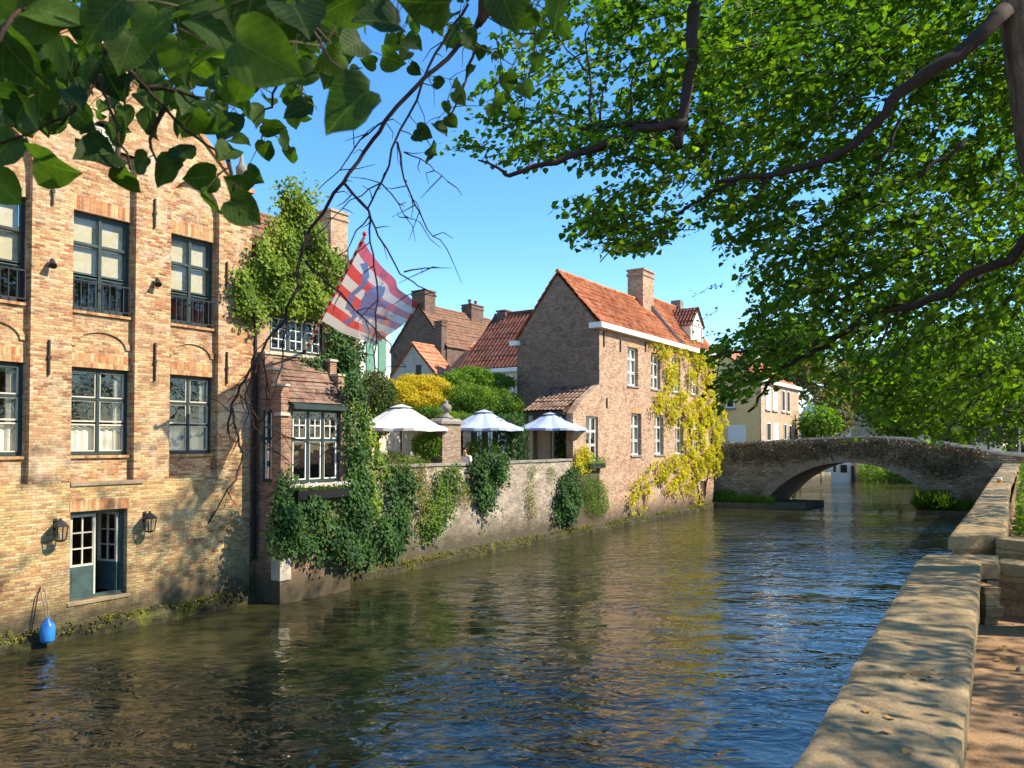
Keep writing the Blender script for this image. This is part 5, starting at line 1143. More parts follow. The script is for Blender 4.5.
sw_ = thing('far_quay_wall', 'grey stone quay wall closing the canal beyond the bridge arch', 'quay wall', (0, 0, 0), Frame(*at(856, 478, 76)[:2], R(0)))
MB().box(0, 6, 0, 1, -.8, 2.0).build('masonry', M['stone_bridge'], sw_)
sw2 = thing('far_bank_wall', 'sunlit stone bank wall along the far bend of the canal', 'quay wall', (0, 0, 0), Frame(*at(810, 486, 64)[:2], R(50)))
MB().box(-4, 5.5, 0, .8, -.8, 1.1).build('masonry', M['brick_terrace'], sw2)

for x, hw_, hh_, lab in ((872, 13, 7, 'added low green bank shrub seen through the arch, next to the grey quay wall'), (900, 17, 9, 'added rounded green bank shrub in the middle of the view through the arch'), (935, 20, 10, 'added wide green bank shrub behind the right springing of the arch')):
    c = at(x, 473, 73); t = thing('added_shrub', lab, 'shrub', (c[0], c[1], 0), None, 'added shrubs on the far canal bank'); r = hw_*73/FPX; bush(t, 'foliage', [((c[0], c[1], .9), (r, 1.2, hh_*73/FPX*1.5))], 45, .25, M['leaf_fresh'])  # shrubs added to stand for the green of lit water under the arch

# ------------------------------------------------------------------ quay parapet on the near bank
ZP, PG = 2.69, 2.17
def pz(x, y, z=ZP):
    r = ray(x, y); t = (z - EYE) / r[2]; return (float(r[0]*t), float(r[1]*t))
def lerp(a, b, t): return (a[0] + (b[0]-a[0])*t, a[1] + (b[1]-a[1])*t)
def coping_block(parent, poly, z1, th, seed, nm='coping_block'):
    """worn slab: subdivided top with soft uneven surface and rounded edges. poly: near-left, near-right, far-right, far-left"""
    r_ = random.Random(seed); a, b, c, d = poly; nu, nv = 20, max(6, int(math.dist(a, d) / .05)); vs = []; fs = []
    for j in range(nv+1):
        for i in range(nu+1):
            s, t = i/nu, j/nv; p = lerp(lerp(a, b, s), lerp(d, c, s), t)
            e = min(s, 1-s) * math.dist(a, b); f = min(t, 1-t) * math.dist(a, d); w_ = min(e, f*1.6)
            z = z1 - (.006 + .016*lump(np.array(p[0]*4), np.array(p[1]*4), 2., seed)) * math.exp(-w_/.012) + .004*math.sin(p[0]*7+seed) * math.cos(p[1]*6) + .010*(lump(np.array(p[0]), np.array(p[1]), 9., seed)-.5)
            vs.append((p[0], p[1], float(z)))
    k = nu+1
    for j in range(nv):
        for i in range(nu): fs.append((j*k+i, j*k+i+1, (j+1)*k+i+1, (j+1)*k+i))
    ring = [i for i in range(nu+1)] + [j*k+nu for j in range(1, nv+1)] + [nv*k+i for i in range(nu-1, -1, -1)] + [j*k for j in range(nv-1, 0, -1)]
    cx_ = sum(p[0] for p in poly)/4; cy_ = sum(p[1] for p in poly)/4
    m0 = len(vs); 
    for q in ring:
        x, y, z = vs[q]; dx, dy = x-cx_, y-cy_; l = math.hypot(dx, dy); o = .002 + .012*r_.random(); vs.append((x+dx/l*o, y+dy/l*o, z-.03))
    m1 = len(vs)
    for q in range(len(ring)): x, y, z = vs[m0+q]; vs.append((x, y, z1-th))
    nr = len(ring)
    for q in range(nr):
        fs.append((ring[q], m0+q, m0+(q+1) % nr, ring[(q+1) % nr])); fs.append((m0+q, m1+q, m1+(q+1) % nr, m0+(q+1) % nr))
    fs.append(tuple(m1+q for q in range(nr-1, -1, -1)))
    o = MB().add(vs, [f[::-1] for f in fs]).build(nm, M['coping_stone'], parent, smooth=True); o.data.set_sharp_from_angle(angle=R(28)); return o
def inset(poly, d):
    a, b, c, e = [np.array(p) for p in poly]; w = norm((b-a)[None])[0]
    return [tuple(a + w*d), tuple(b - w*d), tuple(c - w*d), tuple(e + w*d)]
def rubble(mb, poly, z0, z1, amp=.03, n=(26, 9)):
    """uneven masonry faces round a block"""
    for a, b in zip(poly, poly[1:] + poly[:1]):
        L = math.dist(a, b); nx, nz = max(2, int(L/.09)), n[1]; nrm = ((b[1]-a[1])/L, -(b[0]-a[0])/L); vs = []
        for j in range(nz+1):
            for i in range(nx+1):
                p = lerp(a, b, i/nx); z = z0 + (z1-z0)*j/nz; q = 0 if i in (0, nx) else amp*(rnd.random()-.5)
                vs.append((p[0]+nrm[0]*q, p[1]+nrm[1]*q, z + (0 if j in (0, nz) else rnd.uniform(-.015, .015))))
        k = nx+1; mb.add(vs, [(j*k+i, j*k+i+1, (j+1)*k+i+1, (j+1)*k+i) for j in range(nz) for i in range(nx)])
nL0, nR0, nL1, nR1 = pz(792, 768), pz(958, 768), pz(850.4, 671), pz(971, 671.5)
nL2, nR2 = pz(917, 561), pz(981, 562); nL3, nR3 = pz(924, 554.5), pz(998, 553.8)
ext = lambda p, q, t: (p[0] + (p[0]-q[0])*t, p[1] + (p[1]-q[1])*t)
nLb, nRb = ext(nL0, nL1, 3.2), ext(nR0, nR1, 3.2)
qp = thing('quay_parapet', 'low sandstone parapet with worn thick coping slabs running along the near quay', 'parapet', (*nR1, PG))
sh_ = lambda p, q, d: lerp(p, q, d / math.dist(p, q))
blocks = [[nLb, nRb, ext(nR0, nR1, 1.2), ext(nL0, nL1, 1.2)], [ext(nL0, nL1, 1.19), ext(nR0, nR1, 1.19), sh_(nR1, nR0, .045), sh_(nL1, nL0, .05)], [nL1, nR1, sh_(nR2, nR1, .03), sh_(nL2, nL1, .03)], [nL2, pz(999, 562.5), nR3, nL3]]
for i, b in enumerate(blocks): coping_block(qp, b, ZP + (0, 0, .012, 0)[i], .15, i*3+1)
wm = MB(); full = inset([nLb, nRb, nR3, nL3], .05); full = [full[0], full[1], (nR2[0]-.03, nR2[1]), (nL3[0]+.05, nL3[1]-.05)]
rubble(wm, full, -.6, ZP-.15)
wm.build('masonry', M['stone_quay'], qp)
# quoins at the end of the wall
qm = MB(); z = PG
while z < ZP-.2:
    h = rnd.uniform(.07, .12); w_ = rnd.uniform(.10, .17); a = pz(983, 563); qm.box(a[0]-.12, a[0]-.06+w_*.6, a[1]-.22+rnd.uniform(-.02,.02), a[1]+.1, z+.004, min(z+h, ZP-.16)); z += h
qm.build('quoins', M['stone_quay'], qp, bevel=.006)
def wing(name, label, p0, dirv, L, z0, z1, wd):
    """low side wall that runs inland from the parapet, its coping falling from z0 to z1"""
    t = thing(name, label, 'wall', (*p0, PG)); n = (-dirv[1], dirv[0]); e = (p0[0]+dirv[0]*L, p0[1]+dirv[1]*L)
    P = lambda b, s, z: (b[0]+n[0]*s, b[1]+n[1]*s, z)
    m = MB(); c = MB()
    for mb, w_, off, lo0, lo1, h0, h1 in ((m, wd*.42, 0, -.6, -.6, z0-.13, z1-.13), (c, wd/2, 0, z0-.13, z1-.13, z0, z1)):
        mb.add([P(p0, -w_, lo0), P(e, -w_, lo1), P(e, w_, lo1), P(p0, w_, lo0), P(p0, -w_, h0), P(e, -w_, h1), P(e, w_, h1), P(p0, w_, h0)], [(0,3,2,1),(4,5,6,7),(0,1,5,4),(1,2,6,5),(2,3,7,6),(3,0,4,7)])
    m.build('masonry', M['stone_quay'], t); c.build('coping', M['coping_stone'], t, bevel=.025)
inl = (.835, -.551)
pw_ = pz(999, 558.5); wing('stair_wall', 'short sandstone side wall turning inland at the end of the near parapet', (pw_[0]+.01, pw_[1]+.02), inl, 3.2, ZP-.012, ZP-.25, .34)
fL0, fR0, fL1, fR1 = pz(948.4, 536.6), pz(1005.8, 534.8), pz(974.8, 503), pz(1008.4, 503); fL2, fR2 = pz(987.5, 484), pz(1010.5, 484); fL3, fR3 = pz(1004, 462), pz(1021, 462)
qp2 = thing('quay_parapet', 'sandstone parapet between the stair gap and the bridge, carrying a paper cup', 'parapet', (*fR0, PG))
seq = [(fL0, fR0), (lerp(fL0, fL1, .5), lerp(fR0, fR1, .5)), (fL1, fR1), (lerp(fL1, fL2, .45), lerp(fR1, fR2, .45)), (fL2, fR2), (lerp(fL2, fL3, .35), lerp(fR2, fR3, .35)), (lerp(fL2, fL3, .68), lerp(fR2, fR3, .68)), (fL3, fR3)]
for i, ((a, b), (d, c)) in enumerate(zip(seq, seq[1:])): coping_block(qp2, [a, b, sh_(c, b, .05), sh_(d, a, .05)], ZP + rnd.uniform(-.008, .008), .15, 20+i)
wm = MB(); rubble(wm, inset([fL0, fR0, fR3, fL3], .05)[:1] + [(fR0[0]-.05, fR0[1]+.03), (fR3[0]-.05, fR3[1]), (fL3[0]+.05, fL3[1])], -.6, ZP-.15); wm.build('masonry', M['stone_quay'], qp2)
pw_ = pz(1006.5, 536.5); wing('stair_wall', 'short sandstone side wall turning inland where the parapet towards the bridge begins', (pw_[0]-.05, pw_[1]+.12), inl, 3.4, ZP-.012, ZP-.25, .34)
MB().prism([gp(Q, NU0-.2, .1), gp(Q, NU1+.2, .1), gp(Q, NU1+.2, NVG-.2), gp(Q, NU0-.2, NVG-.2)], -.6, 1.2, 'z').build('stair_landing', M['stone_quay'], kind='structure')
# small things on the quay
c = pz(999.5, 483); cup = thing('paper_cup', 'crushed white and orange paper cup left on the far parapet', 'cup', (*c, ZP))
MB().lathe((*c, ZP+.002), [(.05, 0), (.062, .09)], 12).build('cup_sleeve', M['cup_orange'], cup); MB().lathe((*c, ZP+.093), [(.063, 0), (.068, .05), (.05, .056)], 12).build('cup_rim', M['white_paint'], cup)
def chunk(name, label, x, y, r, m, z=PG):
    p = pz(x, y, z); me = MB(); vs = []; n = 9
    prof = [(.01, 0), (r, .0), (r*1.05, r*.5), (r*.8, r*1.0), (r*.3, r*1.25), (.01, r*1.28)]
    me.lathe((*p, z+.001), prof, n); me.v = [(x_+rnd.uniform(-.2,.2)*r, y_+rnd.uniform(-.2,.2)*r, max(z+.001, z_+rnd.uniform(-.15,.15)*r)) for x_, y_, z_ in me.v]
    return tag(me.build(name, M[m], base=(*p, z)), label, 'stone')
chunk('loose_stone', 'white broken stone lying on the sandy path at the foot of the stair wall', 1001, 613, .055, 'white_rubble')
chunk('loose_stone', 'small buff pebble beside the white broken stone', 991, 617, .03, 'coping_stone'); chunk('loose_stone', 'tiny dark stone on the sandy path in front of the white one', 1019, 671, .02, 'grey_stone')
lf = MB(); n = 160; P = []
for i in range(n): 
    p = Q.w(rnd.uniform(-3, 4), -rnd.uniform(.03, 2.4)**1.2 - .02, PG + .012); P.append(p)
P = np.array(P); fo = leaves('fallen_leaves', P, np.array([[0, 0, 1.]]) + .25*rng.normal(size=(n, 3)), rvec(n)*[1, 1, .1], rng.uniform(.02, .055, n), M['dry_leaf'], 'lime')
fo['kind'] = 'stuff'; fo['label'] = 'dry brown leaves scattered over the sandy quay path'
P = np.array([(*pz(x, y, ZP), ZP+.008) for x, y in [(905,676),(912,673),(918,677),(926,676),(932,679),(920,681),(936,673),(898,678),(929,682),(870,712),(886,720),(935,703),(910,752),(934,676),(941,680),(915,684),(889,735)]]); n = len(P)
fo = leaves('coping_leaves', P, np.array([[0, 0, 1.]]) + .3*rng.normal(size=(n, 3)), rvec(n)*[1, 1, .1], rng.uniform(.02, .045, n), M['dry_leaf'], 'lime'); fo['kind'] = 'stuff'; fo['label'] = 'few dry leaves on the near coping slab'
wd = thing('bank_weeds', 'green weeds along the inner foot of the parapet towards the bridge', 'plant', (*fR1, PG))
P = []; 
for i in range(2600): t_ = rnd.random()**1.3; a = lerp(fR0, fR3, .12 + .8*t_); P.append((a[0] + .05 + abs(rnd.gauss(0, .35)), a[1], PG + rnd.random()**2*(.75 if t_ > .2 else .35)))
P = np.array(P); leaves('foliage', P, rvec(len(P)) + np.array([[0, -.3, .7]]), rvec(len(P)), rng.uniform(.05, .12, len(P)), M['leaf_mid'], 'diamond', wd)
for x, y0, y1, d, lab in ((988.5, 408, 452, 41, 'thin dark post standing where the bridge meets the quay'), (1019.5, 425, 452, 46, 'pale slender post at the right end of the bridge')):
    p = at(x, y1, d); zt = at(x, y0, d)[2]; t = thing('post', lab, 'post', (p[0], p[1], PG))
    MB().tube([(p[0], p[1], PG), (p[0], p[1], zt)], .05, 8).build('shaft', M['iron' if x < 1000 else 'grey_frame'], t); MB().lathe((p[0], p[1], zt), [(.07, 0), (.07, .04), (.02, .1)], 8).build('cap', M['iron'], t)

# ------------------------------------------------------------------ people on the terrace
def person(label, base, heading, shirt, hair_m, lean=.0):
    """seated figure in the frame F; heading: unit vector (du, dv) it faces"""
    t = thing('person', label, 'person', base, F); f = np.array([heading[0], heading[1], 0.]); s = np.array([-heading[1], heading[0], 0.])
    L = lambda a, b, z: tuple(np.array(base) + f*(a + lean*max(0, z-.5)) + s*b + np.array([0, 0, z]))
    J = {'pel': (0, 0, .52, .13), 'bel': (.02, 0, .72, .12), 'che': (.02, 0, .92, .135), 'nb': (.02, 0, 1.06, .06), 'nk': (.035, 0, 1.13, .052), 'hd': (.06, 0, 1.22, .092), 'top': (.05, 0, 1.29, .075), 'nose': (.165, 0, 1.225, .016)}
    E = [('pel', 'bel'), ('bel', 'che'), ('che', 'nb'), ('nb', 'nk'), ('nk', 'hd'), ('hd', 'top'), ('hd', 'nose')]
    for k, q in (('a', 1), ('b', -1)):
        J.update({'sh'+k: (.02, .17*q, 1.0, .06), 'el'+k: (.13, .21*q, .76, .045), 'wr'+k: (.36, .12*q, .76, .032), 'hp'+k: (.03, .10*q, .50, .10), 'kn'+k: (.45, .11*q, .50, .065), 'an'+k: (.43, .11*q, .09, .04), 'to'+k: (.60, .12*q, .05, .035)})
        E += [('che', 'sh'+k), ('sh'+k, 'el'+k), ('el'+k, 'wr'+k), ('pel', 'hp'+k), ('hp'+k, 'kn'+k), ('kn'+k, 'an'+k), ('an'+k, 'to'+k)]
    def skin(nm, keys, edges, m, grow, parent, root):
        me = bpy.data.meshes.new(nm); ks = list(keys); vs = [np.array(L(*J[k][:3])) - np.array(t['_b']) for k in ks]
        me.from_pydata([tuple(v) for v in vs], [(ks.index(a), ks.index(b)) for a, b in edges], []); o = bpy.data.objects.new(nm, me); COL.objects.link(o); o.parent = parent; o['_b'] = t['_b']
        mo = o.modifiers.new('skin', 'SKIN'); sv = me.skin_vertices[0].data
        for i, k in enumerate(ks): r = J[k][3] + grow; sv[i].radius = (r, r); sv[i].use_root = (k == root)
        mo.use_smooth_shade = True; su = o.modifiers.new('sub', 'SUBSURF'); su.levels = su.render_levels = 2; me.materials.append(M[m]); return o
    bo = skin('body', J.keys(), E, 'skin', 0, t, 'pel')
    up = ['pel', 'bel', 'che', 'nb', 'sha', 'ela', 'shb', 'elb', 'wra', 'wrb']; skin('shirt', up, [e for e in E if e[0] in up and e[1] in up], shirt, .016, bo, 'pel')
    lo = ['pel', 'hpa', 'kna', 'ana', 'hpb', 'knb', 'anb']; skin('trousers', lo, [e for e in E if e[0] in lo and e[1] in lo], 'trousers_dark', .014, bo, 'pel')
    hb = MB(); c = L(.035, 0, 1.255); vs = []
    hb.lathe(c, [(.085, -.09), (.108, -.03), (.105, .03), (.07, .075), (.02, .092)], 14); hb.v = [tuple(np.array(p) - f*(.03 if (np.array(p)-np.array(c)) @ f > .05 and p[2] < c[2]+.03 else 0)*2.2) for p in hb.v]; hb.build('hair', M[hair_m], bo, smooth=True)
    ey = MB()
    for q in (-1, 1): ey.lathe(L(.145, .035*q, 1.24), [(.004, -.008), (.009, 0), (.004, .008)], 6)
    ey.build('eyes', M['hair_dark'], bo)
    for q in (-1, 1):
        hm = MB(); w0_ = np.array(L(.37, .12*q, .755)); d = f*.9 - s*.35*q; d /= np.linalg.norm(d); sd = np.cross([0, 0, 1], d)
        hm.tube([w0_, w0_ + d*.04, w0_ + d*.085], [.026, .036, .034], 8)
        for k in range(4): a = w0_ + d*.08 + sd*(k-1.5)*.017; Lf = (.062, .075, .072, .055)[k]; hm.tube([a, a + d*Lf*.55, a + d*Lf + np.array([0, 0, -.012])], [.0085, .008, .006], 6)
        a = w0_ + d*.03 + sd*.03*(-q); hm.tube([a, a + d*.03 - sd*.018*q, a + d*.06 - sd*.02*q], [.011, .009, .007], 6); hm.build('hand', M['skin'], bo, smooth=True)
    return t
def chair(label, base, heading):
    t = thing('garden_chair', label, 'chair', base, F); f = np.array([heading[0], heading[1], 0.]); s = np.array([-heading[1], heading[0], 0.]); b = np.array(base)
    P = lambda a, q, z: tuple(b + f*a + s*q + np.array([0, 0, z]))
    def bx(a0, a1, q0_, q1_, z0_, z1_): return MB().add([P(a0,q0_,z0_),P(a1,q0_,z0_),P(a1,q1_,z0_),P(a0,q1_,z0_),P(a0,q0_,z1_),P(a1,q0_,z1_),P(a1,q1_,z1_),P(a0,q1_,z1_)], [(0,3,2,1),(4,5,6,7),(0,1,5,4),(1,2,6,5),(2,3,7,6),(3,0,4,7)])
    bx(-.2, .24, -.22, .22, .38, .42).build('seat', M['wood_dark'], t); bx(-.235, -.205, -.21, .21, .52, .86).build('backrest', M['wood_dark'], t)
    for a, q in ((-.22, -.2), (-.22, .2), (.2, -.2), (.2, .2)): MB().tube([P(a, q, 0), P(a, q, .86 if a < 0 else .38)], .016, 6).build('leg', M['iron'], t)
vP = 1.0; uW, _ = F.px(465.5, 455, vP); uN, _ = F.px(434, 455, vP)
person('dark-haired woman in a loose white top seated at the terrace edge', (uW+.05, vP, TG+.12), (-.95, -.31), 'cloth_white', 'hair_dark', .12)
person('person in a navy blue top seated half hidden by the gate pier', (uN-.10, vP, TG+.12), (.98, -.2), 'cloth_navy', 'hair_dark', .25)
chair('dark garden chair under the woman in the white top', (uW+.05, vP, TG+.12), (-.95, -.31)); chair('dark garden chair under the person in the navy top', (uN-.10, vP, TG+.12), (.98, -.2))
tb = thing('garden_table', 'small round terrace table between the two seated people', 'table', ((uW+uN)/2, vP, TG), F); c = ((uW+uN)/2, vP, TG)
MB().lathe(c, [(.42, .70), (.43, .71), (.43, .73), (.42, .735)], 20).build('tabletop', M['wood_cream'], tb); MB().lathe(c, [(.25, 0), (.24, .03), (.04, .06), (.03, .70)], 12).build('pedestal', M['iron'], tb)

# ------------------------------------------------------------------ trees
def jit_path(pts, n=3, amp=.02):
    """subdivide a polyline and make it knotty"""
    pts = [Vector(p) for p in pts]; out = [pts[0]]
    for a, b in zip(pts, pts[1:]):
        for k in range(1, n+1):
            p = a.lerp(b, k/n); l = (b-a).length*amp
            out.append(p if k == n else p + Vector((rnd.gauss(0, l), rnd.gauss(0, l), rnd.gauss(0, l))))
    return out
def limb(mb, pts, r0, r1, n=8, sub=3, amp=.06, p=.8):
    q = jit_path(pts, sub, amp); m = len(q); mb.tube(q, [r0 + (r1-r0)*(i/(m-1))**p for i in range(m)], n); return q
def sprays(C, D, L, nl, size, droop=.35):
    """leaf sprays: twigs from C in direction D (length L), nl leaves each on alternating sides"""
    n = len(C); D = norm(D); k = np.tile(np.arange(nl), n); i = np.repeat(np.arange(n), nl)
    t = (k + rng.random(n*nl)*.8) / nl
    Li = np.asarray(L)[i]; base = C[i] + D[i]*(t*Li)[:, None] + np.array([[0, 0, -1.]])*(droop*t**2*Li)[:, None]
    up = np.array([[0, 0, 1.]]); S = norm(np.cross(D, up + .35*rng.normal(size=(n, 3))))[i]; sg = np.where(k % 2 == 0, 1., -1.)[:, None]
    T = norm(S*sg*.8 + D[i]*.6 + np.array([[0, 0, -.45]]) + .35*rng.normal(size=(n*nl, 3)))
    N_ = norm(up + .36*rng.normal(size=(n*nl, 3)))
    return base + .04*rng.normal(size=(n*nl, 3)), N_, T, size*rng.uniform(.65, 1.25, n*nl)
def twig_mesh(C, D, L, droop, r=.008):
    mb = MB(); 
    for c, d, l in zip(C, norm(D), L): mb.tube([c, c + d*l*.5 + np.array([0, 0, -droop*.25*l]), c + d*l + np.array([0, 0, -droop*l])], [r, r*.7, r*.3], 4, False)
    return mb
def px_cloud(poly, n, dlo, dhi, hole=0.0, hs=1.2, seed=0.):
    q = poly_pts(poly, int(n*1.6)); d = dlo + (dhi-dlo)*rng.random(len(q)); P = np.array([at(x, y, dd) for (x, y), dd in zip(q, d)])
    k = rng.random(len(P)) < 1 - hole + hole*2*(lump(P[:, 0]+P[:, 1]*.7, P[:, 2]*1.1 - P[:, 1]*.5, hs, seed) - .25)
    return P[k][:n]
def parts(parent, groups, m, kind, twig_r=.008, nm='foliage'):
    C, D, L, nl, size, droop = groups
    o = leaves(nm, *sprays(C, D, L, nl, size, droop), m, kind, parent); twig_mesh(C, D, L, droop, twig_r).build('twig_sprays', M['twig_dark'], parent); return o
A_ = lambda pts, d: [at(x, y, dd) for (x, y), dd in zip(pts, d if hasattr(d, '__len__') else [d]*len(pts))]

# the lime whose trunk leans in at the right edge, its boughs reaching over the canal
T2 = np.array([5.0, 6.5, PG]); lt = thing('lime_tree', 'big lime tree leaning in with boughs of small backlit leaves over the canal', 'tree', tuple(T2))
tr = MB(); top = [T2, *A_([(1078, 420), (1058, 250), (1030, 110), (1016, 20), (1003, -120)], 6.5), np.array([3.2, 6.4, 10.8])]
limb(tr, top, .20, .09, 14, 4, .015); tr.lathe(tuple(T2 - [0, 0, .05]), [(.42, 0), (.30, .15), (.22, .5), (.17, .9)], 14)
tr.build('trunk', M['bark_sunlit'], lt, smooth=True)
lm = MB()
limb(lm, A_([(1006, 10), (975, 40), (940, 65), (900, 92), (876, 122), (845, 150), (800, 168), (745, 176), (715, 182)], [6.4, 6.4, 6.4, 6.5, 6.6, 6.7, 6.8, 6.9, 7.0]), .075, .018, 10, 3, .05)
limb(lm, A_([(1004, -90), (850, -110), (740, -70), (697, -10), (693, 60), (684, 112), (677, 148)], [6.5, 6.8, 7.0, 7.0, 7.0, 7.0, 7.0]), .08, .045, 10, 3, .03)
limb(lm, A_([(686, 122), (650, 129), (600, 147), (556, 163), (508, 176)], [7.0, 6.9, 6.9, 6.8, 6.8]), .055, .02, 8, 4, .05)
limb(lm, A_([(664, 126), (620, 123), (590, 129), (562, 125)], [7.55, 7.7, 7.8, 8]), .035, .012, 7, 4, .05)
limb(lm, A_([(606, 140), (590, 118), (588, 60), (584, 10)], [7.4, 7.6, 7.8, 8]), .018, .008, 6, 4, .05); limb(lm, A_([(600, 120), (602, 100), (607, 82)], 7.8), .015, .006, 6)
limb(lm, A_([(584, 70), (560, 40), (542, 12)], 7.8), .010, .005, 5); limb(lm, A_([(630, 120), (632, 80), (650, 50)], 7.7), .014, .006, 6)
limb(lm, A_([(508, 176), (492, 165), (478, 160)], 7.1), .018, .008, 6)
limb(lm, A_([(1060, 215), (985, 268), (930, 298), (880, 314), (858, 322), (835, 338), (808, 356), (785, 366), (764, 392), (748, 412)], [6.6, 6.8, 7.0, 7.1, 7.2, 7.3, 7.4, 7.5, 7.6, 7.6]), .05, .012, 9, 3, .06)
limb(lm, A_([(835, 338), (790, 345), (740, 352), (712, 356)], 7.3), .025, .008, 6, 4, .06); limb(lm, A_([(900, 308), (880, 345), (862, 372)], 7.1), .016, .006, 6, 4, .06)
limb(lm, A_([(770, 176), (758, 195), (752, 205)], 7.3), .03, .012, 6); limb(lm, A_([(900, 120), (880, 160), (862, 190), (845, 200)], 7.2), .018, .006, 6, 4, .06)
limb(lm, A_([(990, 300), (940, 240), (922, 250)], 8), .02, .006, 6); limb(lm, A_([(965, 140), (938, 160), (918, 178)], 7), .022, .016, 7)
limb(lm, A_([(738, 180), (690, 205), (640, 225), (600, 262)], [7.4, 7.6, 7.8, 8]), .02, .006, 6, 4, .06); limb(lm, A_([(706, 155), (660, 160), (620, 158)], 7.6), .012, .005, 6)
lm.build('bough', M['twig_dark'], lt, smooth=True)  # near-black twig colour paints in the shade on the boughs
def toward(C, trunk, spread=.6, out=1.0, z=-.05):
    d = C - trunk; d[:, 2] *= .25; return norm(d)*out + spread*rng.normal(size=C.shape)*np.array([1, 1, .5]) + np.array([[0, 0, z]])
polyA = [(468,95),(480,40),(520,10),(560,-30),(720,-30),(735,120),(745,250),(728,285),(695,262),(650,250),(605,258),(560,236),(545,205),(590,190),(580,170),(500,168),(470,150),(440,150)]
polyB = [(690,-60),(1095,-60),(1100,440),(1060,452),(1000,440),(960,446),(915,440),(885,430),(860,420),(840,408),(815,386),(790,372),(770,384),(748,398),(722,412),(702,400),(704,352),(722,322),(742,300),(738,272),(712,240),(690,200)]
def grp(poly, n, dlo, dhi, hole, nl, size, L0, L1, droop, seed, hs=1.2):
    C = px_cloud(poly, n, dlo, dhi, hole, hs, seed); D = toward(C, np.array([5., 6.5, 7.])); L = rng.uniform(L0, L1, len(C))
    for f_ in (.55, 1.0):                      # keep the twigs inside the crown's outline
        e = C + norm(D)*(L*f_)[:, None] + np.array([[0, 0, -1.]])*(droop*f_*f_*L)[:, None]; x = CX + FPX*e[:, 0]/e[:, 1]; y = 442 - FPX*(e[:, 2]-EYE)/e[:, 1]
        k = in_poly(poly, x, y); C, D, L = C[k], D[k], L[k]
    return (C, D, L, nl, size, droop)
parts(lt, grp(polyA, 560, 6.8, 9.2, 1.05, 26, .070, .35, .65, .22, 1.), M['leaf_lime'], 'lime')
parts(lt, grp(polyB, 2700, 6.9, 11.5, 1.05, 26, .074, .4, .75, .22, 2., .8), M['leaf_lime'], 'lime')
# unseen crown added over the quay to the right to shade the parapet
qb = lambda n, xlo, xhi, ylo, yhi, zlo, zhi: np.stack([rng.uniform(xlo, xhi, n), rng.uniform(ylo, yhi, n), rng.uniform(zlo, zhi, n)], 1)
C = qb(3000, 3.2, 13, -2.5, 8.4, 4.6, 9.8); C = C[rng.random(len(C)) < .2 + 1.25*lump(C[:, 1]*1.3, C[:, 2]*.9 - C[:, 0]*.7, 1.3, .7)]; C = C[(C[:, 0] > .62*C[:, 1] + 1.2)]; xx = CX + FPX*C[:, 0]/C[:, 1]; yy = 442 - FPX*(C[:, 2]-EYE)/C[:, 1]; C = C[(xx > 1110) | ((yy < 250) & (C[:, 1] > 5))]
parts(lt, (C, toward(C, np.array([5., 6.5, 7.])), rng.uniform(.5, .9, len(C)), 16, .09, .35), M['leaf_lime'], 'diamond')

C = qb(900, 3.5, 13, 5.5, 15, 9.5, 16); C = C[rng.random(len(C)) < .15 + 1.3*lump(C[:, 1]*.9, C[:, 2]*.8 - C[:, 0]*.6, 1.2, 2.2)]; yy = 442 - FPX*(C[:, 2]-EYE)/C[:, 1]; C = C[yy < -35]  # unseen upper canopy added above the view to darken the crown below
parts(lt, (C, toward(C, np.array([5., 6.5, 7.])), rng.uniform(.5, .9, len(C)), 16, .09, .35), M['leaf_lime'], 'diamond')

# further limes along the quay
def quay_lime(pos, label, n, rad, zc, hgt, seed, leafs, extra=None):
    t = thing('lime_tree', label, 'tree', pos, None, None); pos = np.array(pos)
    m = MB(); top = pos + np.array([-.8, .2, zc - PG + hgt*.5]); limb(m, [pos, pos + np.array([.1, 0, 2]), pos + np.array([-.2, .1, 4.0]), top], .24, .05, 12, 4, .02); m.build('trunk', M['bark'], t, smooth=True)
    m = MB(); r_ = random.Random(seed)
    for k in range(9):
        a = r_.uniform(0, 2*math.pi) if k > 4 else math.pi + r_.uniform(-.9, .9); z0_ = r_.uniform(3.2, zc+hgt*.2); l = rad*r_.uniform(.7, 1.0)
        b = pos + np.array([0, 0, z0_-PG]); limb(m, [b, b + np.array([math.cos(a)*l*.5, math.sin(a)*l*.5, .9]), b + np.array([math.cos(a)*l, math.sin(a)*l, .9 + r_.uniform(-.6, .5)])], .08, .015, 7, 4, .06)
    m.build('bough', M['bark'], t, smooth=True)
    P, d = bush_pts(pos + np.array([-rad*.18, 0, zc - PG]), (rad, rad, hgt), n, .3, -.9, .45, seed)
    P2_, d2_ = bush_pts(pos + np.array([2.2, 0, 9.0]), (5.2, 5.2, 5.0), int(n*.8), .3, -.9, .45, seed+1); P = np.concatenate([P, P2_])  # high second crown added to block bright sky from the window reflections
    if extra is not None: P = np.concatenate([P, extra])
    k = rng.random(len(P)) < .25 + 1.1*lump(P[:, 0]+P[:, 1], P[:, 2], 1.1, seed); P = P[k]
    parts(t, (P, toward(P, pos + np.array([0, 0, 4])), rng.uniform(.5, 1.0, len(P)), leafs, .105, .35), M['leaf_lime'], 'diamond', .009)
    return t
bk = lambda Y, off: (-.2 + .66*Y + off, Y, PG)
quay_lime(bk(15, 2.6), 'second lime tree along the quay, behind the leaning one, reaching low over the water', 1500, 6.2, 7.6, 3.6, 3, 14, extra=(lambda X: np.stack([X, rng.uniform(14.6, 16.4, len(X)), 1.0 + (X+7)*.875 + rng.uniform(-1.6, 1.6, len(X))], 1))(rng.uniform(4.2, 8, 260)))  # extra leaf clump placed along the sun line to dapple the facade
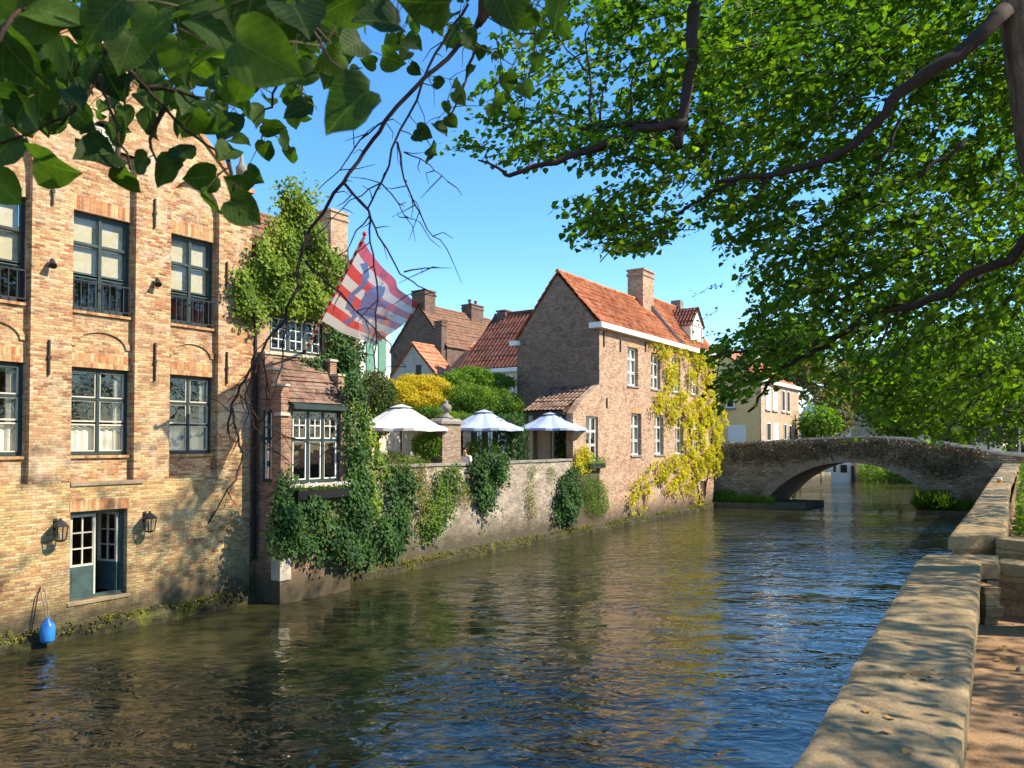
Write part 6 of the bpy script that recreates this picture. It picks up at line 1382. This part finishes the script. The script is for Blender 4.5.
quay_lime(bk(24, 4.4), 'third lime tree along the quay before the bridge', 1000, 5.0, 7.6, 4.0, 5, 13)
quay_lime(bk(34, 5.5), 'fourth lime tree, standing beside the bridge end', 900, 5.2, 8.0, 4.6, 8, 13)

# the tree over the camera: large near leaves and a bare drooping branch
T1 = np.array([2.3, -2.6, PG]); nt = thing('lime_tree', 'nearest lime tree, its large heart-shaped leaves and bare twigs hanging into view from above', 'tree', tuple(T1))
tr = MB(); limb(tr, [T1, T1 + [.05, .1, 1.6], T1 + [-.2, .3, 3.0], T1 + [-.5, .5, 5.2], T1 + [-.9, .7, 7.5]], .26, .10, 14, 4, .02); tr.build('trunk', M['bark'], nt, smooth=True)
lm = MB(); hub = T1 + np.array([-.35, .4, 3.9])
limb(lm, [hub, np.array([.6, -.6, 6.1]), np.array([-.2, 1.0, 6.0]), at(300, -260, 1.9), at(200, -110, 1.7)], .07, .016, 8, 4, .04)
limb(lm, [hub, np.array([1.2, -.2, 6.4]), np.array([.6, 1.6, 6.6]), at(520, -150, 2.6), at(490, -20, 2.9), at(478, 25, 3.0)], .07, .016, 8, 4, .04)
lm.build('bough', M['bark'], nt, smooth=True)
fine = MB()
tws = [([(200,-110),(150,-40),(118,20),(104,48),(100,75),(72,112),(25,135),(-20,150)], [1.7,1.7,1.65,1.6,1.6,1.55,1.5,1.5]), ([(104,48),(140,82),(165,108),(185,130),(212,148),(228,160)], [1.6,1.6,1.6,1.6,1.6,1.6]),
       ([(140,86),(170,90),(205,98)], 1.6), ([(200,-110),(270,-40),(300,10),(330,60)], [1.7,1.4,1.2,1.0]), ([(200,-110),(60,-60),(20,10),(0,40),(-20,60)], [1.7,1.3,1.2,1.1,1.1]), ([(300,10),(340,-10),(420,-30),(520,-40)], [1.2,1.2,1.1,1.1]),
       ([(300,10),(285,60),(262,110),(262,150)], [1.2,1.8,2.6,2.7]), ([(228,160),(236,190),(240,215)], 1.6), ([(165,108),(150,140),(160,170)], 1.6), ([(100,75),(110,110),(130,170)], 1.55)]
tw_pts = []
for pts, d in tws:
    q = limb(fine, A_(pts, d), .0055, .0022, 6, 4, .022); tw_pts += q
fine.build('leafy_twig', M['bark'], nt, smooth=True)
spec = [(345,108,84,.95),(268,58,84,1.0),(300,14,66,1.05),(378,18,56,1.1),(425,4,54,1.1),(508,8,62,1.05),(330,62,44,1.4),(245,212,40,1.6),(212,203,32,1.6),(165,172,42,1.6),(128,182,34,1.6),(98,152,52,1.55),(52,168,62,1.5),(18,62,76,1.2),(62,58,62,1.3),(110,80,44,1.6),
        (126,90,36,1.6),(150,122,40,1.6),(192,102,46,1.6),(205,125,36,1.6),(226,152,40,1.6),(238,186,42,1.6),(200,178,36,1.6),(184,80,30,1.7),(214,80,32,1.7),(172,58,52,1.4),(150,28,62,1.3),(222,34,72,1.2),(100,18,72,1.2),(58,12,72,1.2),(18,112,62,1.4),(6,190,44,1.5),(84,122,38,1.6),
        (255,114,28,2.5),(275,128,26,2.6),(286,142,24,2.6),(266,152,22,2.6),(254,176,26,2.6),(291,156,20,2.7),(270,100,26,2.4),(352,44,44,1.6),(392,60,30,2.2),(20,15,70,1.2),(190,10,60,1.3),(250,8,64,1.2),(340,5,60,1.2),(40,100,50,1.4),(70,95,44,1.5),(140,165,34,1.6),(180,150,34,1.6),(222,120,34,1.7),(0,150,46,1.5),(118,135,36,1.6),
        (160,95,36,1.65),(240,90,34,1.9),(206,55,48,1.4),(296,110,30,1.9),(300,75,44,1.4),(240,140,26,2.2),(10,30,66,1.25),(280,30,60,1.2),(82,36,58,1.4),(126,52,52,1.4)]
rn2 = np.random.default_rng(5)
for x in range(-30, 560, 26):
    for k in range(2): spec.append((x + rn2.uniform(-14, 14), rn2.uniform(-50, 16 if x < 440 else -8), rn2.uniform(34, 58), rn2.uniform(1.2, 2.0)))
for k in range(120):
    x = rn2.uniform(-20, 330); y = rn2.uniform(0, 125 if x < 250 else 80); spec.append((x, y, rn2.uniform(24, 40), rn2.uniform(1.9, 2.8)))
for k in range(60): x = rn2.uniform(-20, 60); spec.append((x, rn2.uniform(60, 120), rn2.uniform(26, 44), rn2.uniform(1.6, 2.2)))
spec += [(300+rn2.normal()*14, 75+rn2.normal()*30, rn2.uniform(14, 22), rn2.uniform(2.8, 3.4)) for k in range(30)] + [(335+rn2.normal()*14, 62+rn2.normal()*22, rn2.uniform(14, 20), rn2.uniform(3, 3.5)) for k in range(20)]
spec += [(424,133,24,3.0),(441,128,24,3.0),(418,136,22,3.0),(432,150,20,3.0),(430,158,18,3.0),(452,122,20,3.0),(447,108,18,3.0),(460,98,18,3.0),(440,82,18,3.0),(456,84,16,3.0),(520,44,24,2.6),(537,62,26,2.6),(512,78,22,2.6),(541,38,20,2.6),(508,84,22,2.7),(526,90,20,2.8),(500,100,18,2.8),(490,112,18,2.9),(515,112,20,2.9),(470,70,18,3),(480,52,18,3),(405,55,20,3),(415,70,18,3),(452,36,30,2.4),(470,38,28,2.4),(556,10,36,1.8),(534,16,30,2),(565,30,26,2.2),(524,20,30,1.9)]
for k in range(230): x = rn2.uniform(-20, 340); y = rn2.uniform(-10, 130 if x < 250 else 70); spec.append((x, y, rn2.uniform(15, 27), rn2.uniform(2.4, 4.0)))
for k in range(60): x = rn2.uniform(250, 470); y = rn2.uniform(-10, 45); spec.append((x, y, rn2.uniform(15, 26), rn2.uniform(2.4, 3.6)))
P, N_, T, S = [], [], [], []; pet = MB(); tp = np.array([tuple(p) for p in tw_pts])
for x, y, s, d in spec:
    c = at(x, y, d); S_ = s*d/FPX*rn2.uniform(.66, .92); t_ = np.array([rn2.normal()*.6, rn2.normal()*.5, -1.0 + abs(rn2.normal())*.5]); t_ /= np.linalg.norm(t_)
    nrm = np.array([rn2.normal()*.7, -1.0, -.15 + rn2.normal()*.7]); b = c - t_*S_*.5
    P.append(b); N_.append(nrm); T.append(t_); S.append(S_)
bs = np.array(P); nodes = tp.copy(); dist = np.array([np.linalg.norm(tp - q, axis=1).min() for q in bs]); left_ = list(range(len(bs)))
while left_:                                   # every leaf stalk joins the nearest twig or stalk already there
    i = min(left_, key=lambda k: dist[k]); left_.remove(i); b = bs[i]; e = nodes[np.argmin(np.linalg.norm(nodes - b, axis=1))]; L_ = np.linalg.norm(e - b)
    k1 = b + (e-b)*min(.5, .035/max(L_, 1e-6)); md = (k1+e)/2 + np.array([rn2.normal()*.03, rn2.normal()*.03, .03])*L_
    pet.tube([b + T[i]*S[i]*.02, k1, md, e], [.0010, .0013, .0016, .0018], 4, False); nodes = np.vstack([nodes, [k1, md]])
    for k in left_: dist[k] = min(dist[k], np.linalg.norm(bs[k]-k1), np.linalg.norm(bs[k]-md))
leaves('foliage', np.array(P), np.array(N_), np.array(T), np.array(S), M['leaf_near'], 'heart', nt)
pet.build('stalk_sprays', M['twig_green'], nt)
bare = MB(); bp = [([(478,25),(455,50),(427,75),(385,121),(364,152),(343,183),(310,229),(302,252),(291,300),(281,325),(262,352),(245,380),(231,405),(228,430)], 3.0, .012, .005), ([(468,4),(445,40),(422,83),(400,130),(381,183),(368,208),(370,242),(377,283),(376,330),(375,367),(366,414)], 2.9, .007, .003),
      ([(476,42),(466,80),(450,117)], 3.0, .008, .004), ([(500,-10),(488,12),(478,25)], 3.0, .016, .016), ([(540,18),(534,60),(524,110)], 2.8, .004, .002), ([(397,142),(404,179),(415,205),(427,229),(447,249)], 2.95, .006, .002),
      ([(344,183),(369,211),(378,236),(400,274),(418,286),(437,297)], 2.9, .007, .002), ([(305,261),(331,286),(356,311),(381,336),(406,367)], 3.0, .008, .002), ([(262,355),(267,380),(266,411),(262,440)], 3.0, .006, .003), ([(284,314),(283,355),(275,392),(262,420)], 3.0, .005, .002),
      ([(231,405),(236,430),(243,452),(236,480),(208,524)], 3.0, .006, .003), ([(262,352),(245,395),(252,420),(262,440),(290,462)], 3.05, .005, .002), ([(385,121),(360,140),(340,170),(318,190)], 3.0, .005, .002), ([(381,183),(350,200),(325,228)], 2.95, .004, .0015), ([(404,152),(430,165),(447,181)], 2.95, .004, .0015),
      ([(240,395),(262,425),(300,440),(330,448)], 3.05, .004, .0015), ([(370,215),(352,240),(345,275)], 2.9, .004, .002), ([(404,272),(425,268),(440,268)], 2.9, .004, .002), ([(381,183),(396,200),(404,215),(420,222)], 2.95, .004, .0015)]
allp = []
for pts, d, r0, r1 in bp:
    dd = [d + rnd.uniform(-.03, .03) for _ in pts]; dd[0] = d; q = limb(bare, A_(pts, dd), r0*.85, r1*.9, 7, 3, .035, .7); allp += [(p, max(r1, .002)) for p in q]
for p, r in allp:
    if rnd.random() < .6:
        l = rnd.uniform(.04, .15); d = Vector((rnd.gauss(0, 1), rnd.gauss(0, .35), rnd.gauss(-.35, .7))).normalized(); a = p + d*l*.5 + Vector((rnd.gauss(0, .012), 0, rnd.gauss(0, .012)))
        bare.tube([p, a, a + (d + Vector((rnd.gauss(0, .4), 0, rnd.gauss(-.2, .4)))).normalized()*l*.5], [.0026, .002, .001], 4, False)
bare.build('bare_branch', M['twig_dark'], nt, smooth=True)
# crown of the near tree, above and behind the camera
C = qb(110, 2.0, 6, -5.5, -.6, 6.6, 9.5); parts(nt, (C, toward(C, T1 + np.array([0, 0, 4.])), rng.uniform(.5, .9, len(C)), 15, .10, .35), M['leaf_lime'], 'diamond', nm='crown')

# trees and shrubs beyond the bridge
def far_tree(name, label, cat, x, y, d, hw_, hh, m, size, dens, zg=1.5, group=None, blobs=None):
    c = at(x, y, d); r = hw_*d/FPX; h = hh*d/FPX; t = thing(name, label, cat, (c[0], c[1], zg), None, group)
    bl = [((c[0], c[1], c[2]), (r, r*.9, h))]
    rr = random.Random(int(x*7+y)); 
    for k in range(blobs or 5): a = rr.uniform(0, 6.28); bl.append(((c[0]+math.cos(a)*r*.6, c[1]+math.sin(a)*r*.5, c[2]+rr.uniform(-.5, .6)*h), (r*.55, r*.5, h*.5)))
    bush(t, 'crown', bl, dens, size, M[m], 'diamond', .3); MB().tube([(c[0], c[1], zg-.3), (c[0]+.2, c[1], (zg+c[2])/2), (c[0], c[1], c[2]+h*.4)], [.28*max(.5, r/4), .2*max(.5, r/4), .05], 8).build('trunk', M['bark'], t)
far_tree('rounded_shrub', 'rounded yellow green shrub beside the yellow house beyond the bridge', 'shrub', 819, 422, 62, 19, 19, 'leaf_fresh', .30, 26)
far_tree('olive_shrub', 'tall olive brown shrub beside the white rounded gable', 'shrub', 834, 412, 66, 17, 24, 'leaf_olive', .30, 26)
far_tree('broad_tree', 'olive tree rising behind the rounded shrubs beyond the bridge', 'tree', 824, 385, 80, 32, 28, 'leaf_olive', .40, 18)
far_tree('broad_tree', 'dark purple-green tree behind the white rounded gable', 'tree', 878, 385, 85, 36, 40, 'leaf_ivy_dark', .42, 18)
far_tree('broad_tree', 'fresh green tree above the middle of the bridge', 'tree', 898, 408, 58, 34, 36, 'leaf_mid', .30, 34)
far_tree('bright_shrub', 'small vivid yellow green shrub above the bridge parapet', 'shrub', 934, 426, 56, 8, 14, 'leaf_fresh', .25, 40)
far_tree('broad_tree', 'hazy grey green tree far beyond the right part of the bridge', 'tree', 968, 415, 78, 30, 34, 'leaf_grey', .40, 22)
far_tree('broad_tree', 'grey green tree beyond the bridge end, close to the pale post', 'tree', 1022, 415, 70, 42, 36, 'leaf_grey', .38, 22)
far_tree('broad_tree', 'tall tree far behind the yellow house', 'tree', 790, 350, 120, 30, 34, 'leaf_mid', .55, 14)
far_tree('broad_tree', 'wide dark tree closing the view behind the bridge', 'tree', 925, 380, 110, 50, 52, 'leaf_mid', .55, 14)
far_tree('broad_tree', 'tall dark tree behind the grey green ones at the bridge end', 'tree', 1010, 370, 115, 60, 60, 'leaf_mid', .55, 14)
fh, ro = gable_house('far_house', 'distant pink brick house with a red roof half hidden by trees beyond the bridge', Frame(*at(880, 440, 100)[:2], R(-10)), -3, 6, 0, 8, 1.5, 8.5, 12, 'u', 'brick_pink', 'tile_bright', over=.2)
cot = gable_house('far_cottage', 'distant pale cottage with a red roof glimpsed above the right part of the bridge', Frame(*at(965, 445, 84)[:2], R(0)), -3, 4, 0, 6, 1.5, 4.0, 5.4, 'u', 'plaster_cream', 'tile_old', over=.2)
n = 9000; P = np.stack([rng.uniform(-60, 160, n), rng.uniform(150, 185, n), 1.5 + 11*rng.random(n)**.8*(.6+.5*lump(rng.uniform(0, 1, n), rng.uniform(0, 1, n), 3.))], 1); P[:, 2] = 1.5 + (P[:, 2]-1.5)*(.7 + .4*lump(P[:, 0]*.1, P[:, 0]*.05, 2.5))
fw = leaves('treeline', P, rvec(n) + np.array([[0, -.6, .5]]), rvec(n), rng.uniform(.7, 1.6, n), M['leaf_mid'], 'diamond'); fw['kind'] = 'stuff'; fw['label'] = 'dense line of distant trees closing the canal view'
